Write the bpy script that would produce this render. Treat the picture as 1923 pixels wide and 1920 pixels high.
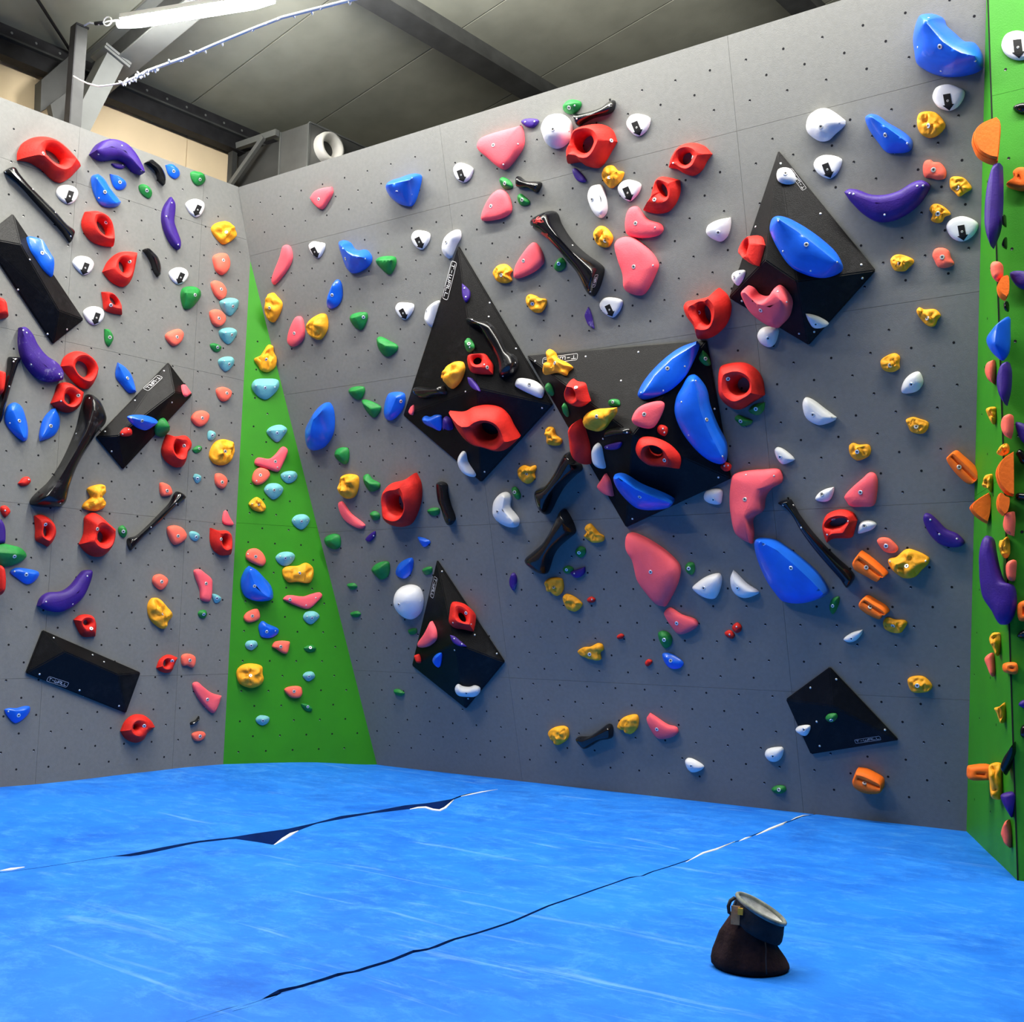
import bpy, bmesh, math, random
import numpy as np
from mathutils import Vector, Matrix, noise
from mathutils.bvhtree import BVHTree
random.seed(7)
for o in list(bpy.data.objects):
    bpy.data.objects.remove(o)
SC = bpy.context.scene
COL = SC.collection

EXPOSURE = 0.0
WORLD = 0.02
# x, y, z, length, watts down, watts up: a row of bare battens in front of the walls' tops, in line with the lamp that shows, then unseen fill lights added to brighten the left wall
TUBES_AND_FILLS = [(-3.6, 4.1, 4.8, 1.5, 84, 240), (-2.05, 4.1, 4.8, 1.5, 82, 240), (-0.5, 4.05, 4.8, 1.5, 82, 250), (1.05, 4.0, 4.8, 1.5, 44, 190), (-4.9, 2.7, 4.85, 1.5, 100, 130),
         (-4.2, 0.9, 4.95, 1.5, 90, 60)]
LAMP_EMIT = 150
MAT_A = (0.003, 0.105, 0.54)
MAT_B = (0.014, 0.200, 0.77)
MAT_C = (0.085, 0.370, 0.86)
MAT_D = (0.260, 0.530, 0.86)

# ------------------------------------------------------------------ camera
W_PX, H_PX = 1923, 1920
F_PX = 1976.87
PITCH, ROLL, YAW = math.radians(6.444), math.radians(1.0865), math.radians(-33.520)
EYE = Vector((0, 0, 1.0))
fwd = Vector((math.sin(YAW) * math.cos(PITCH), math.cos(YAW) * math.cos(PITCH), math.sin(PITCH)))
rt0 = Vector((math.cos(YAW), -math.sin(YAW), 0))
up0 = rt0.cross(fwd)
RIGHT = rt0 * math.cos(ROLL) + up0 * math.sin(ROLL)
UP = -rt0 * math.sin(ROLL) + up0 * math.cos(ROLL)
FWD = fwd
cam_data = bpy.data.cameras.new('camera')
cam_data.sensor_fit = 'HORIZONTAL'
cam_data.sensor_width = 36
cam_data.lens = 36 * F_PX / W_PX
cam_data.clip_end = 60
cam = bpy.data.objects.new('camera', cam_data)
COL.objects.link(cam)
cam.matrix_world = Matrix(((RIGHT.x, UP.x, -FWD.x, EYE.x), (RIGHT.y, UP.y, -FWD.y, EYE.y), (RIGHT.z, UP.z, -FWD.z, EYE.z), (0, 0, 0, 1)))
SC.camera = cam

# ------------------------------------------------------------------ light and exposure
SC.view_settings.view_transform = 'Standard'
SC.view_settings.look = 'None'
SC.view_settings.exposure = EXPOSURE
SC.view_settings.gamma = 1
SC.view_settings.use_curve_mapping = False
world = bpy.data.worlds.new('world')
SC.world = world
world.use_nodes = True
bg = world.node_tree.nodes['Background']
bg.inputs[0].default_value = (0.80, 0.90, 1.0, 1)
bg.inputs[1].default_value = WORLD

def area_strip(x, y, z, length, power, yaw=0.0, tilt=0.0, width=0.12):
    l = bpy.data.lights.new('tube_and_fill_light', 'AREA')
    l.shape = 'RECTANGLE'
    l.size, l.size_y = length, width
    l.energy = power
    l.color = (1.0, 0.97, 0.92)
    o = bpy.data.objects.new('tube_and_fill_light', l)
    COL.objects.link(o)
    o.location = (x, y, z)
    o.rotation_euler = (tilt, 0, yaw)
    return o
for tx, ty, tz, tl, tp, tu in TUBES_AND_FILLS:
    area_strip(tx, ty, tz, tl, tp)
    up = area_strip(tx, ty, tz + 0.06, tl, tu)      # added uplight over each lamp, brightens the roof
    up.rotation_euler = (math.pi, 0, 0)

# ------------------------------------------------------------------ helpers
def ray(px, py):
    d = RIGHT * ((px - W_PX / 2) / F_PX) - UP * ((py - H_PX / 2) / F_PX) + FWD
    return d.normalized()

def hit(px, py, P, n):
    d = ray(px, py)
    return EYE + d * ((P - EYE).dot(n) / d.dot(n))

def project(p):
    v = p - EYE
    z = v.dot(FWD)
    return W_PX / 2 + F_PX * v.dot(RIGHT) / z, H_PX / 2 - F_PX * v.dot(UP) / z

def link(name, me, parent=None, matrix=None):
    o = bpy.data.objects.new(name, me)
    COL.objects.link(o)
    if parent is not None:
        o.parent = parent
    if matrix is not None:
        if parent is None:
            o.matrix_world = matrix
        else:
            o.matrix_basis = matrix
    return o

def mesh(name, verts, faces, mats=(), smooth=False):
    me = bpy.data.meshes.new(name)
    me.from_pydata([tuple(v) for v in verts], [], faces)
    for m in mats:
        me.materials.append(m)
    if smooth:
        me.polygons.foreach_set('use_smooth', [True] * len(me.polygons))
    me.update()
    return me

def tag(o, label=None, cat=None, group=None, kind=None):
    if label: o['label'] = label
    if cat: o['category'] = cat
    if group: o['group'] = group
    if kind: o['kind'] = kind
    return o

def empty(name, loc):
    o = bpy.data.objects.new(name, None)
    COL.objects.link(o)
    o.location = loc
    o.empty_display_size = 0.1
    return o

class MB:
    """Collects boxes, prisms and tubes into one mesh."""
    def __init__(s):
        s.v, s.f, s.mi = [], [], []
    def add(s, vs, fs, mi=0):
        b = len(s.v)
        s.v += [Vector(q) for q in vs]
        s.f += [tuple(i + b for i in f) for f in fs]
        s.mi += [mi] * len(fs)
    def box(s, c, ax, ay, az, mi=0):
        c, ax, ay, az = Vector(c), Vector(ax), Vector(ay), Vector(az)
        vs = [c + ax * i + ay * j + az * k for k in (-1, 1) for j in (-1, 1) for i in (-1, 1)]
        fs = [(0, 2, 3, 1), (4, 5, 7, 6), (0, 1, 5, 4), (2, 6, 7, 3), (0, 4, 6, 2), (1, 3, 7, 5)]
        if ax.cross(ay).dot(az) < 0:
            fs = [f[::-1] for f in fs]
        s.add(vs, fs, mi)
    def bar(s, a, b, w, h, side, mi=0):
        """box from a to b; w along SIDE, h along the third axis"""
        a, b = Vector(a), Vector(b)
        d = b - a
        sd = (Vector(side) - d * Vector(side).dot(d) / d.dot(d)).normalized()
        s.box((a + b) / 2, d / 2, sd * w / 2, d.normalized().cross(sd) * h / 2, mi)
    def prism(s, poly, n, depth, mi=0):
        """polygon with its front at the given points and its back DEPTH behind along -n"""
        k = len(poly)
        vs = [Vector(p) for p in poly] + [Vector(p) - n * depth for p in poly]
        fs = [tuple(range(k)), tuple(range(2 * k - 1, k - 1, -1))]
        for i in range(k):
            j = (i + 1) % k
            fs.append((i, i + k, j + k, j))
        s.add(vs, fs, mi)
    def tube(s, pts, r, n=8, mi=0, closed=False, radii=None):
        pts = [Vector(p) for p in pts]
        m = len(pts)
        rings = []
        prev = None
        for i, p in enumerate(pts):
            if closed:
                t = pts[(i + 1) % m] - pts[i - 1]
            else:
                t = pts[min(i + 1, m - 1)] - pts[max(i - 1, 0)]
            t.normalize()
            if prev is None:
                a = t.orthogonal().normalized()
            else:
                a = (prev - t * prev.dot(t)).normalized()
            prev = a
            b = t.cross(a)
            rr = radii[i] if radii else r
            rings.append([p + (a * math.cos(q) + b * math.sin(q)) * rr for q in (2 * math.pi * k / n for k in range(n))])
        vs = [q for rg in rings for q in rg]
        fs = []
        for i in range(m if closed else m - 1):
            i2 = (i + 1) % m
            for k in range(n):
                k2 = (k + 1) % n
                fs.append((i * n + k, i * n + k2, i2 * n + k2, i2 * n + k))
        if not closed:
            fs.append(tuple(range(n - 1, -1, -1)))
            fs.append(tuple((m - 1) * n + k for k in range(n)))
        s.add(vs, fs, mi)
    def rings(s, rgs, cap0=True, cap1=True, mi=0):
        n = len(rgs[0])
        vs = [q for rg in rgs for q in rg]
        fs = []
        for i in range(len(rgs) - 1):
            for k in range(n):
                k2 = (k + 1) % n
                fs.append((i * n + k, i * n + k2, (i + 1) * n + k2, (i + 1) * n + k))
        if cap0: fs.append(tuple(range(n - 1, -1, -1)))
        if cap1: fs.append(tuple((len(rgs) - 1) * n + k for k in range(n)))
        s.add(vs, fs, mi)
    def build(s, name, mats, parent=None, smooth=False, matrix=None):
        mats = mats if isinstance(mats, (list, tuple)) else [mats]
        me = mesh(name, s.v, s.f, mats, smooth)
        if len(mats) > 1:
            me.polygons.foreach_set('material_index', s.mi)
        return link(name, me, parent, matrix)

# ------------------------------------------------------------------ materials
def mat(name, col, rough=0.5, spec=0.5, bump=0.0, bscale=60, var=0.0, vscale=8, coat=0.0, metal=0.0, chalk=0.0, chalk_scale=9, emit=None, col2=None, detail=6, sss=0.0):
    m = bpy.data.materials.new(name)
    m.use_nodes = True
    nt = m.node_tree
    N, L = nt.nodes, nt.links
    p = N['Principled BSDF']
    p.inputs['Base Color'].default_value = (*col, 1)
    p.inputs['Roughness'].default_value = rough
    p.inputs['Specular IOR Level'].default_value = spec
    p.inputs['Metallic'].default_value = metal
    p.inputs['Coat Weight'].default_value = coat
    p.inputs['Coat Roughness'].default_value = 0.06
    tc = N.new('ShaderNodeTexCoord')
    out = None
    if var or chalk:
        nz = N.new('ShaderNodeTexNoise')
        nz.inputs['Scale'].default_value = vscale
        nz.inputs['Detail'].default_value = detail
        L.new(tc.outputs['Object'], nz.inputs['Vector'])
        mx = N.new('ShaderNodeMix')
        mx.data_type = 'RGBA'
        c2 = col2 or tuple(min(1, c * (1 + var)) for c in col)
        c1 = col if col2 else tuple(c * (1 - var) for c in col)
        mx.inputs['A'].default_value = (*c1, 1)
        mx.inputs['B'].default_value = (*c2, 1)
        rp = N.new('ShaderNodeValToRGB')
        rp.color_ramp.elements[0].position = 0.35
        rp.color_ramp.elements[1].position = 0.65
        L.new(nz.outputs['Fac'], rp.inputs['Fac'])
        L.new(rp.outputs['Color'], mx.inputs['Factor'])
        out = mx.outputs['Result']
    if chalk:
        n2 = N.new('ShaderNodeTexNoise')
        n2.inputs['Scale'].default_value = chalk_scale
        n2.inputs['Detail'].default_value = 10
        n2.inputs['Roughness'].default_value = 0.75
        L.new(tc.outputs['Object'], n2.inputs['Vector'])
        r2 = N.new('ShaderNodeValToRGB')
        r2.color_ramp.elements[0].position = 0.55
        r2.color_ramp.elements[1].position = 0.78
        r2.color_ramp.elements[1].color = (chalk, chalk, chalk, 1)
        L.new(n2.outputs['Fac'], r2.inputs['Fac'])
        m2 = N.new('ShaderNodeMix')
        m2.data_type = 'RGBA'
        L.new(r2.outputs['Color'], m2.inputs['Factor'])
        L.new(out, m2.inputs['A'])
        m2.inputs['B'].default_value = (0.72, 0.72, 0.74, 1)
        out = m2.outputs['Result']
    if out is not None:
        L.new(out, p.inputs['Base Color'])
    if bump:
        nb = N.new('ShaderNodeTexNoise')
        nb.inputs['Scale'].default_value = bscale
        nb.inputs['Detail'].default_value = 4
        L.new(tc.outputs['Object'], nb.inputs['Vector'])
        bp = N.new('ShaderNodeBump')
        bp.inputs['Strength'].default_value = bump
        bp.inputs['Distance'].default_value = 0.004
        L.new(nb.outputs['Fac'], bp.inputs['Height'])
        L.new(bp.outputs['Normal'], p.inputs['Normal'])
    if emit:
        p.inputs['Emission Color'].default_value = (1, 0.98, 0.94, 1)
        p.inputs['Emission Strength'].default_value = emit
    return m

M = {
    'red': mat('red_resin', (0.66, 0.020, 0.013), 0.62, 0.25, 0.35, 90, 0.14, 14),
    'pink': mat('pink_resin', (1.0, 0.120, 0.145), 0.7, 0.2, 0.25, 120, 0.07, 10),
    'salmon': mat('salmon_resin', (0.98, 0.150, 0.095), 0.65, 0.25, 0.25, 120, 0.08, 12),
    'blue': mat('blue_resin', (0.006, 0.115, 0.68), 0.38, 0.45, 0.12, 90, 0.10, 10, coat=0.25),
    'green': mat('green_resin', (0.012, 0.20, 0.035), 0.55, 0.35, 0.35, 90, 0.18, 16),
    'teal': mat('teal_resin', (0.16, 0.46, 0.48), 0.6, 0.3, 0.25, 90, 0.10, 14),
    'yellow': mat('yellow_resin', (0.95, 0.385, 0.016), 0.6, 0.3, 0.35, 70, 0.12, 16),
    'white': mat('white_resin', (0.74, 0.74, 0.74), 0.45, 0.4, 0.15, 80, 0.03, 10),
    'violet': mat('violet_resin', (0.034, 0.008, 0.180), 0.55, 0.35, 0.25, 120, 0.12, 14),
    'violetc': mat('violet_resin_chalky', (0.034, 0.008, 0.180), 0.65, 0.3, 0.25, 120, 0.12, 14, chalk=0.55, chalk_scale=13),
    'black': mat('black_gloss_resin', (0.0045, 0.0045, 0.006), 0.12, 0.5, 0.03, 40, 0.1, 9),
    'blackc': mat('black_gloss_resin_chalky', (0.005, 0.005, 0.006), 0.22, 0.5, 0.03, 40, 0.1, 9, chalk=0.10, chalk_scale=8),
    'orange': mat('orange_resin', (0.96, 0.165, 0.012), 0.62, 0.25, 0.3, 90, 0.10, 12),
    'volume': mat('black_gritty_board', (0.0032, 0.0030, 0.0034), 0.42, 0.16, 0.4, 260, 0.3, 50, chalk=0.02, chalk_scale=5),
    'steel': mat('zinc_steel', (0.72, 0.73, 0.72), 0.3, 0.5, metal=0.6),
    'socket': mat('dark_socket', (0.02, 0.02, 0.022), 0.6),
    'ink': mat('black_print', (0.006, 0.006, 0.007), 0.6, 0.2),
    'print': mat('white_print', (0.85, 0.85, 0.86), 0.6, 0.2),
    'chip': mat('red_worn_spot', (0.30, 0.012, 0.012), 0.4, 0.4, 0.1, 60, 0.4, 40),
    'grey': mat('grey_painted_plywood', (0.164, 0.166, 0.156), 0.55, 0.3, 0.25, 220, 0.045, 45.0, detail=9),
    'greygap': mat('dark_joint', (0.11, 0.108, 0.10), 0.9, 0.1),
    'greenp': mat('green_painted_plywood', (0.026, 0.225, 0.004), 0.55, 0.3, 0.15, 180, 0.06, 4.0),
    'hole': mat('bolt_hole_dark', (0.012, 0.012, 0.014), 0.8, 0.1),
    'cream': mat('cream_wall_board', (0.82, 0.66, 0.43), 0.8, 0.1, 0.1, 60, 0.04, 3),
    'roof': mat('olive_grey_roof_panel', (0.25, 0.255, 0.205), 0.8, 0.15, 0.12, 90, 0.08, 4),
    'darksteel': mat('dark_painted_steel', (0.018, 0.018, 0.020), 0.6, 0.3, 0.1, 60, 0.3, 12),
    'midsteel': mat('grey_painted_steel', (0.055, 0.057, 0.055), 0.55, 0.3, 0.1, 60, 0.2, 6),
    'palesteel': mat('pale_grey_steel', (0.15, 0.158, 0.15), 0.5, 0.3, 0.1, 60, 0.10, 5),
    'duct': mat('galvanised_duct', (0.15, 0.153, 0.145), 0.5, 0.4, 0.1, 40, 0.15, 4, metal=0.4),
    'ductdark': mat('dark_duct_shell', (0.055, 0.057, 0.055), 0.6, 0.3, 0.1, 40, 0.2, 4),
    'plastic': mat('white_plastic', (0.82, 0.80, 0.74), 0.5, 0.4),
    'cable': mat('white_cable', (0.9, 0.9, 0.88), 0.5, 0.3),
    'lamp': mat('lit_tube', (1, 1, 1), 0.5, 0.2, emit=LAMP_EMIT),
    'bag': mat('brown_bag_cloth', (0.024, 0.011, 0.010), 0.9, 0.15, 0.6, 90, 0.45, 14),
    'collar': mat('charcoal_bag_collar', (0.024, 0.024, 0.027), 0.85, 0.2, 0.6, 90, 0.35, 16),
    'fleece': mat('chalky_fleece', (0.62, 0.63, 0.64), 0.95, 0.1, 0.9, 60, 0.35, 22),
    'rim': mat('grey_green_rim', (0.20, 0.22, 0.20), 0.9, 0.1, 0.5, 80, 0.4, 20),
    'tan': mat('tan_leather_tab', (0.42, 0.24, 0.12), 0.8, 0.2, 0.3, 60, 0.3, 30),
    'yellowtab': mat('yellow_tab', (0.85, 0.45, 0.05), 0.7, 0.2),
}

def mat_mat():
    """scuffed blue tarpaulin: paler rubbed clouds, fine pale scratches, a few chalk spots"""
    m = bpy.data.materials.new('blue_tarpaulin')
    m.use_nodes = True
    nt = m.node_tree
    N, L = nt.nodes, nt.links
    p = N['Principled BSDF']
    p.inputs['Roughness'].default_value = 0.55
    p.inputs['Specular IOR Level'].default_value = 0.25
    tc = N.new('ShaderNodeTexCoord')
    def nz(scale, det, rough, st=(1, 1, 1), rot=0.0, dist=0.0):
        mp = N.new('ShaderNodeMapping')
        mp.inputs['Scale'].default_value = st
        mp.inputs['Rotation'].default_value = (0, 0, rot)
        L.new(tc.outputs['Object'], mp.inputs['Vector'])
        n = N.new('ShaderNodeTexNoise')
        n.inputs['Scale'].default_value = scale
        n.inputs['Detail'].default_value = det
        n.inputs['Roughness'].default_value = rough
        n.inputs['Distortion'].default_value = dist
        L.new(mp.outputs['Vector'], n.inputs['Vector'])
        return n.outputs['Fac']
    def ramp(fac, a, b, va=0.0, vb=1.0):
        r = N.new('ShaderNodeMapRange')
        r.inputs['From Min'].default_value = a
        r.inputs['From Max'].default_value = b
        r.inputs['To Min'].default_value = va
        r.inputs['To Max'].default_value = vb
        L.new(fac, r.inputs['Value'])
        return r.outputs['Result']
    def mix(f, a, b):
        x = N.new('ShaderNodeMix')
        x.data_type = 'RGBA'
        L.new(f, x.inputs['Factor'])
        for s, v in (('A', a), ('B', b)):
            if isinstance(v, tuple): x.inputs[s].default_value = (*v, 1)
            else: L.new(v, x.inputs[s])
        return x.outputs['Result']
    c = mix(ramp(nz(0.9, 5, 0.6, dist=0.5), 0.36, 0.66, 0, 0.75), MAT_A, MAT_B)
    c = mix(ramp(nz(3.2, 12, 0.74, (0.9, 1.25, 1), 0.5, 0.3), 0.40, 0.64, 0, 0.75), c, MAT_B)
    c = mix(ramp(nz(8.0, 12, 0.80, (0.8, 1.3, 1), 0.35, 0.4), 0.50, 0.74, 0, 0.55), c, MAT_C)
    c = mix(ramp(nz(1.4, 10, 0.78, (0.9, 1.3, 1), 0.2, 1.0), 0.54, 0.72, 0, 0.55), c, MAT_C)
    c = mix(ramp(nz(2.2, 9, 0.62, (0.30, 2.6, 1), -0.5, 1.4), 0.62, 0.74, 0, 0.38), c, MAT_D)
    c = mix(ramp(nz(2.8, 9, 0.62, (0.26, 2.8, 1), 1.05, 1.2), 0.63, 0.75, 0, 0.38), c, MAT_D)
    c = mix(ramp(nz(2.4, 10, 0.85, (0.9, 1.6, 1), 0.55), 0.72, 0.82, 0, 0.8), c, (0.62, 0.68, 0.64))
    L.new(c, p.inputs['Base Color'])
    b = N.new('ShaderNodeBump')
    b.inputs['Strength'].default_value = 0.25
    b.inputs['Distance'].default_value = 0.02
    L.new(nz(3.5, 5, 0.55), b.inputs['Height'])
    L.new(b.outputs['Normal'], p.inputs['Normal'])
    return m
M['mat'] = mat_mat()
M['matshade'] = mat('shaded_mat_side', (0.008, 0.05, 0.26), 0.7, 0.2, 0.2, 40, 0.15, 6)  # shade inside the open seams, put into a darker blue than the sheets
M['hem'] = mat('pale_tarpaulin_hem', (0.80, 0.80, 0.76), 0.8, 0.1)

# ------------------------------------------------------------------ the walls, worked out from the photograph
Z = Vector((0, 0, 1))
X = Vector((1, 0, 0))
TILT = math.radians(14.8)
Y_FOOT = 6.0263
P_MAIN = Vector((0, Y_FOOT, 0))                      # a point on the foot of the overhanging main wall
N_MAIN = Vector((0, -math.cos(TILT), -math.sin(TILT)))
U_MAIN = Vector((0, -math.sin(TILT), math.cos(TILT)))
ANG = math.radians(81.54)
D_LEFT = Vector((math.cos(ANG), math.sin(ANG), 0))
N_LEFT = Vector((math.sin(ANG), -math.cos(ANG), 0))
CORNER = hit(470, 490, P_MAIN, N_MAIN)               # tip of the green wedge, on both walls
P_LEFT = CORNER.copy()
CORNER_TOP = hit(453, 351, P_MAIN, N_MAIN)
FOOT_L = hit(419, 1437, P_LEFT, N_LEFT)
FOOT_M = hit(708, 1437, P_MAIN, N_MAIN)
MAIN_TOP_V = 4.262
Z_TOP = MAIN_TOP_V * math.cos(TILT)
R_FOOT = hit(1815, 1562, P_MAIN, N_MAIN)
R_TOP0 = hit(1863, 0, P_MAIN, N_MAIN)
rdir = (R_TOP0 - R_FOOT)
R_TOP = R_FOOT + rdir * (Z_TOP / rdir.z)             # the main wall's right edge carried on to its top
B_FOOT = hit(1910, 1654, Vector((0, 0, 0)), Z)       # foot of the right wall's front edge
Y_R = B_FOOT.y

def m_uv(p): return Vector((p.x, (p - P_MAIN).dot(U_MAIN)))
def m_pt(u, v): return Vector((u, 0, 0)) + P_MAIN + U_MAIN * v
def l_uv(p): return Vector(((p - P_LEFT).dot(D_LEFT), p.z))
def l_pt(u, v): return Vector((P_LEFT.x, P_LEFT.y, 0)) + D_LEFT * u + Z * v

def clip(poly, region):
    """Sutherland-Hodgman of POLY by the convex counter-clockwise REGION"""
    out = [Vector(p) for p in poly]
    k = len(region)
    for i in range(k):
        a, b = region[i], region[(i + 1) % k]
        e = b - a
        inside = lambda q: e.x * (q.y - a.y) - e.y * (q.x - a.x) >= -1e-9
        src, out = out, []
        for j in range(len(src)):
            p, q = src[j - 1], src[j]
            if inside(q) != inside(p):
                den = e.x * (q.y - p.y) - e.y * (q.x - p.x)
                t = -(e.x * (p.y - a.y) - e.y * (p.x - a.x)) / den
                out.append(p + (q - p) * t)
            if inside(q):
                out.append(q)
        if not out: return []
    return out

def in_region(q, region, m=0.0):
    k = len(region)
    for i in range(k):
        a, b = region[i], region[(i + 1) % k]
        e = (b - a)
        if (e.x * (q.y - a.y) - e.y * (q.x - a.x)) / e.length < m: return False
    return True

def area2(p):
    return 0.5 * sum(p[i - 1].x * p[i].y - p[i].x * p[i - 1].y for i in range(len(p)))

SUP_V, SUP_F, SUP_ID = [], [], []                    # everything a hold can be bolted to
def support(verts, faces, ident):
    b = len(SUP_V)
    SUP_V.extend(Vector(v) for v in verts)
    for f in faces:
        SUP_F.append(tuple(i + b for i in f))
        SUP_ID.append(ident)

def build_wall(name, region, pt, n, us, vs, board, gap_mat, holes, gap=0.0007):
    back = MB()
    reg3 = [pt(p.x, p.y) for p in region]
    back.prism([p - n * 0.0165 for p in reg3], n, 0.05)
    w = back.build(name, gap_mat)
    tag(w, kind='structure')
    support(reg3, [tuple(range(len(reg3)))], name)
    for i in range(len(us) - 1):
        for j in range(len(vs[i]) - 1):
            r = [Vector((us[i] + gap, vs[i][j] + gap)), Vector((us[i + 1] - gap, vs[i][j] + gap)), Vector((us[i + 1] - gap, vs[i][j + 1] - gap)), Vector((us[i] + gap, vs[i][j + 1] - gap))]
            c = clip(r, region)
            c = [c[q] for q in range(len(c)) if (c[q] - c[q - 1]).length > 1e-4]
            if len(c) < 3 or abs(area2(c)) < 0.01: continue
            b = MB()
            b.prism([pt(q.x, q.y) for q in c], n, 0.0162)
            b.build('panel', board, w)
    # threaded bolt holes, all one part
    h = MB()
    t1 = (pt(1, 0) - pt(0, 0)).normalized()
    t2 = (pt(0, 1) - pt(0, 0)).normalized()
    rnd = random.Random(len(holes))
    for (u, v) in holes:
        c = pt(u, v)
        k = 10
        rr = 0.0066
        i_ = [c + n * 0.0006 + (t1 * math.cos(a) + t2 * math.sin(a)) * rr for a in (2 * math.pi * q / k for q in range(k))]
        h.add(i_, [tuple(range(k))], 0)
        if rnd.random() < 0.5:                      # glint on the bore's lower lip, put in as a pale steel sliver
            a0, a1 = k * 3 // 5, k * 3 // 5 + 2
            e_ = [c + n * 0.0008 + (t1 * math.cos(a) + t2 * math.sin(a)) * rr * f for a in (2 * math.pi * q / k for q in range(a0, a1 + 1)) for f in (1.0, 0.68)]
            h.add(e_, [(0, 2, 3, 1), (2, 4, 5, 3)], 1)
    ho = h.build('bolt_holes', [M['hole'], M['steel']], w)
    ho['kind'] = 'stuff'
    return w

# main wall
main_region = [m_uv(FOOT_M), m_uv(R_FOOT), m_uv(R_TOP), m_uv(CORNER_TOP), m_uv(CORNER)]
main_region[3] = Vector((m_uv(CORNER_TOP).x, MAIN_TOP_V)); main_region[2] = Vector((m_uv(R_TOP).x, MAIN_TOP_V))
def extend(a, b, v):
    """the line from A (above) through B, carried on to height V"""
    return b + (b - a) * ((v - b.y) / (b.y - a.y))
main_region[1] = extend(main_region[2], main_region[1], -0.05)
main_region[0] = extend(main_region[4], main_region[0], -0.05)
main_region[3] = main_region[3] - Vector((0.03, 0))       # laps behind the left wall above the wedge
hm = []
for band, (v0, dv, nrow, par) in enumerate([(0.157, 0.104, 15, 0), (1.80, 0.1035, 9, 1), (2.86, 0.1035, 9, 0), (3.908, 0.1035, 4, 1)]):
    for r in range(nrow):
        v = v0 + dv * r
        if v > 4.2: continue
        for c in range(40):
            u = -6.386 + 0.2 * c + (0.1 if (r + par) % 2 else 0.0)
            q = Vector((u, v))
            if in_region(q, main_region, 0.045) and abs(u + 3.87) > 0.03 and abs(u + 1.97) > 0.03:
                hm.append((u, v))
rows = [-0.3, 0.71, 1.735, 2.752, 3.772, 4.7]
wall_back = build_wall('wall_back', main_region, m_pt, N_MAIN, [-6.6, -3.868, -1.972, 0.6], [rows, rows, rows], M['grey'], M['greygap'], hm)
# left wall
left_region = [Vector((-3.2, -0.05)), extend(l_uv(CORNER), l_uv(FOOT_L), -0.05), l_uv(CORNER), Vector((l_uv(CORNER_TOP).x, 4.128)), Vector((-3.2, 4.128))]
hl = []
for r in range(42):
    v = 0.133 + 0.1035 * r
    for c in range(18):
        u = -3.13 + 0.19 * c + (0.095 if (r % 2) else 0.0)
        q = Vector((u, v))
        if in_region(q, left_region, 0.05) and abs(u + 0.406) > 0.02 and v < 4.04:
            hl.append((u, v))
rows = [-0.3, 0.66, 1.695, 2.73, 3.76, 4.6]
wall_left = build_wall('wall_left', left_region, l_pt, N_LEFT, [-3.3, -1.302, -0.406, 0.2], [rows, rows, rows], M['grey'], M['greygap'], hl)

def tri_wall(name, a, b, c, us, rows, hole_gap, board):
    """a, b foot points, c the tip; own flat coordinates with the foot as u"""
    ex = (b - a); ex.z = 0; ex.normalize()
    n = ex.cross((c - a)).normalized()
    if n.dot(EYE - a) < 0: n = -n
    ey = n.cross(ex).normalized()
    if ey.z < 0: ey = -ey
    pt = lambda u, v: a + ex * u + ey * v
    uv = lambda p: Vector(((p - a).dot(ex), (p - a).dot(ey)))
    reg = [extend(uv(c), Vector((0, 0)), -0.05), extend(uv(c), uv(b), -0.05), uv(c)]
    hs = []
    for r in range(40):
        for k in range(-4, 12):
            q = Vector((0.1 + 0.19 * k + (0.095 if r % 2 else 0), 0.13 + hole_gap * r))
            if in_region(q, reg, 0.045): hs.append((q.x, q.y))
    return build_wall(name, reg, pt, n, us, [rows], board, M['greygap'], hs), pt, n
wall_corner, C_PT, N_CORNER = tri_wall('wall_corner', Vector((FOOT_L.x, FOOT_L.y, 0)), FOOT_M, CORNER, [-1, 3], [-0.3, 1.71, 4.5], 0.1035, M['greenp'])
R_APEX = Vector((R_TOP.x, Y_R, (Y_FOOT - Y_R) / math.tan(TILT)))
# side face of the right buttress: foot on the mat, rising to where the overhang meets the buttress
B_TOP = Vector((B_FOOT.x + 0.012, Y_R, Z_TOP + 0.6))
sa, sb = Vector((R_FOOT.x, R_FOOT.y, 0)), Vector((B_FOOT.x, Y_R, 0))
exs = (sb - sa).normalized()
N_SIDE = Vector((exs.y, -exs.x, 0))
if N_SIDE.dot(EYE - sa) < 0: N_SIDE = -N_SIDE
s_pt = lambda u, v: sa + exs * u + Z * v
s_len = (sb - sa).length
edge_u = lambda z: ((R_FOOT + rdir * (z / rdir.z)) - sa).dot(exs)
side_region = [Vector((edge_u(-0.05), -0.05)), Vector((s_len, -0.05)), Vector((s_len, 4.0 * s_len / edge_u(4.0)))]
hs = [(0.25 + 0.19 * c + (0.095 if r % 2 else 0), 0.2 + 0.207 * r) for r in range(20) for c in range(6)]
hs = [h for h in hs if in_region(Vector(h), side_region, 0.05)]
wall_side = build_wall('wall_right_side', side_region, s_pt, N_SIDE, [-0.2, 2], [[-0.3, 1.7, 5]], M['greenp'], M['greygap'], hs[::2])
N_R = Vector((0, -1, 0))
r_pt = lambda u, v: Vector((B_FOOT.x + 0.006 + u, Y_R, v))
r_region = [Vector((0, -0.05)), Vector((2.4, -0.05)), Vector((2.4, 4.9)), Vector((0, 4.9))]
hr = [(0.06 + 0.2 * c + (0.1 if r % 2 else 0), 0.2 + 0.21 * r) for r in range(22) for c in range(11)]
wall_right = build_wall('wall_right', r_region, r_pt, N_R, [-0.01, 1.22, 2.5], [[-0.3, 1.93, 3.45, 5]] * 2, M['greenp'], M['greygap'], hr)
jt = MB()
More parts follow.
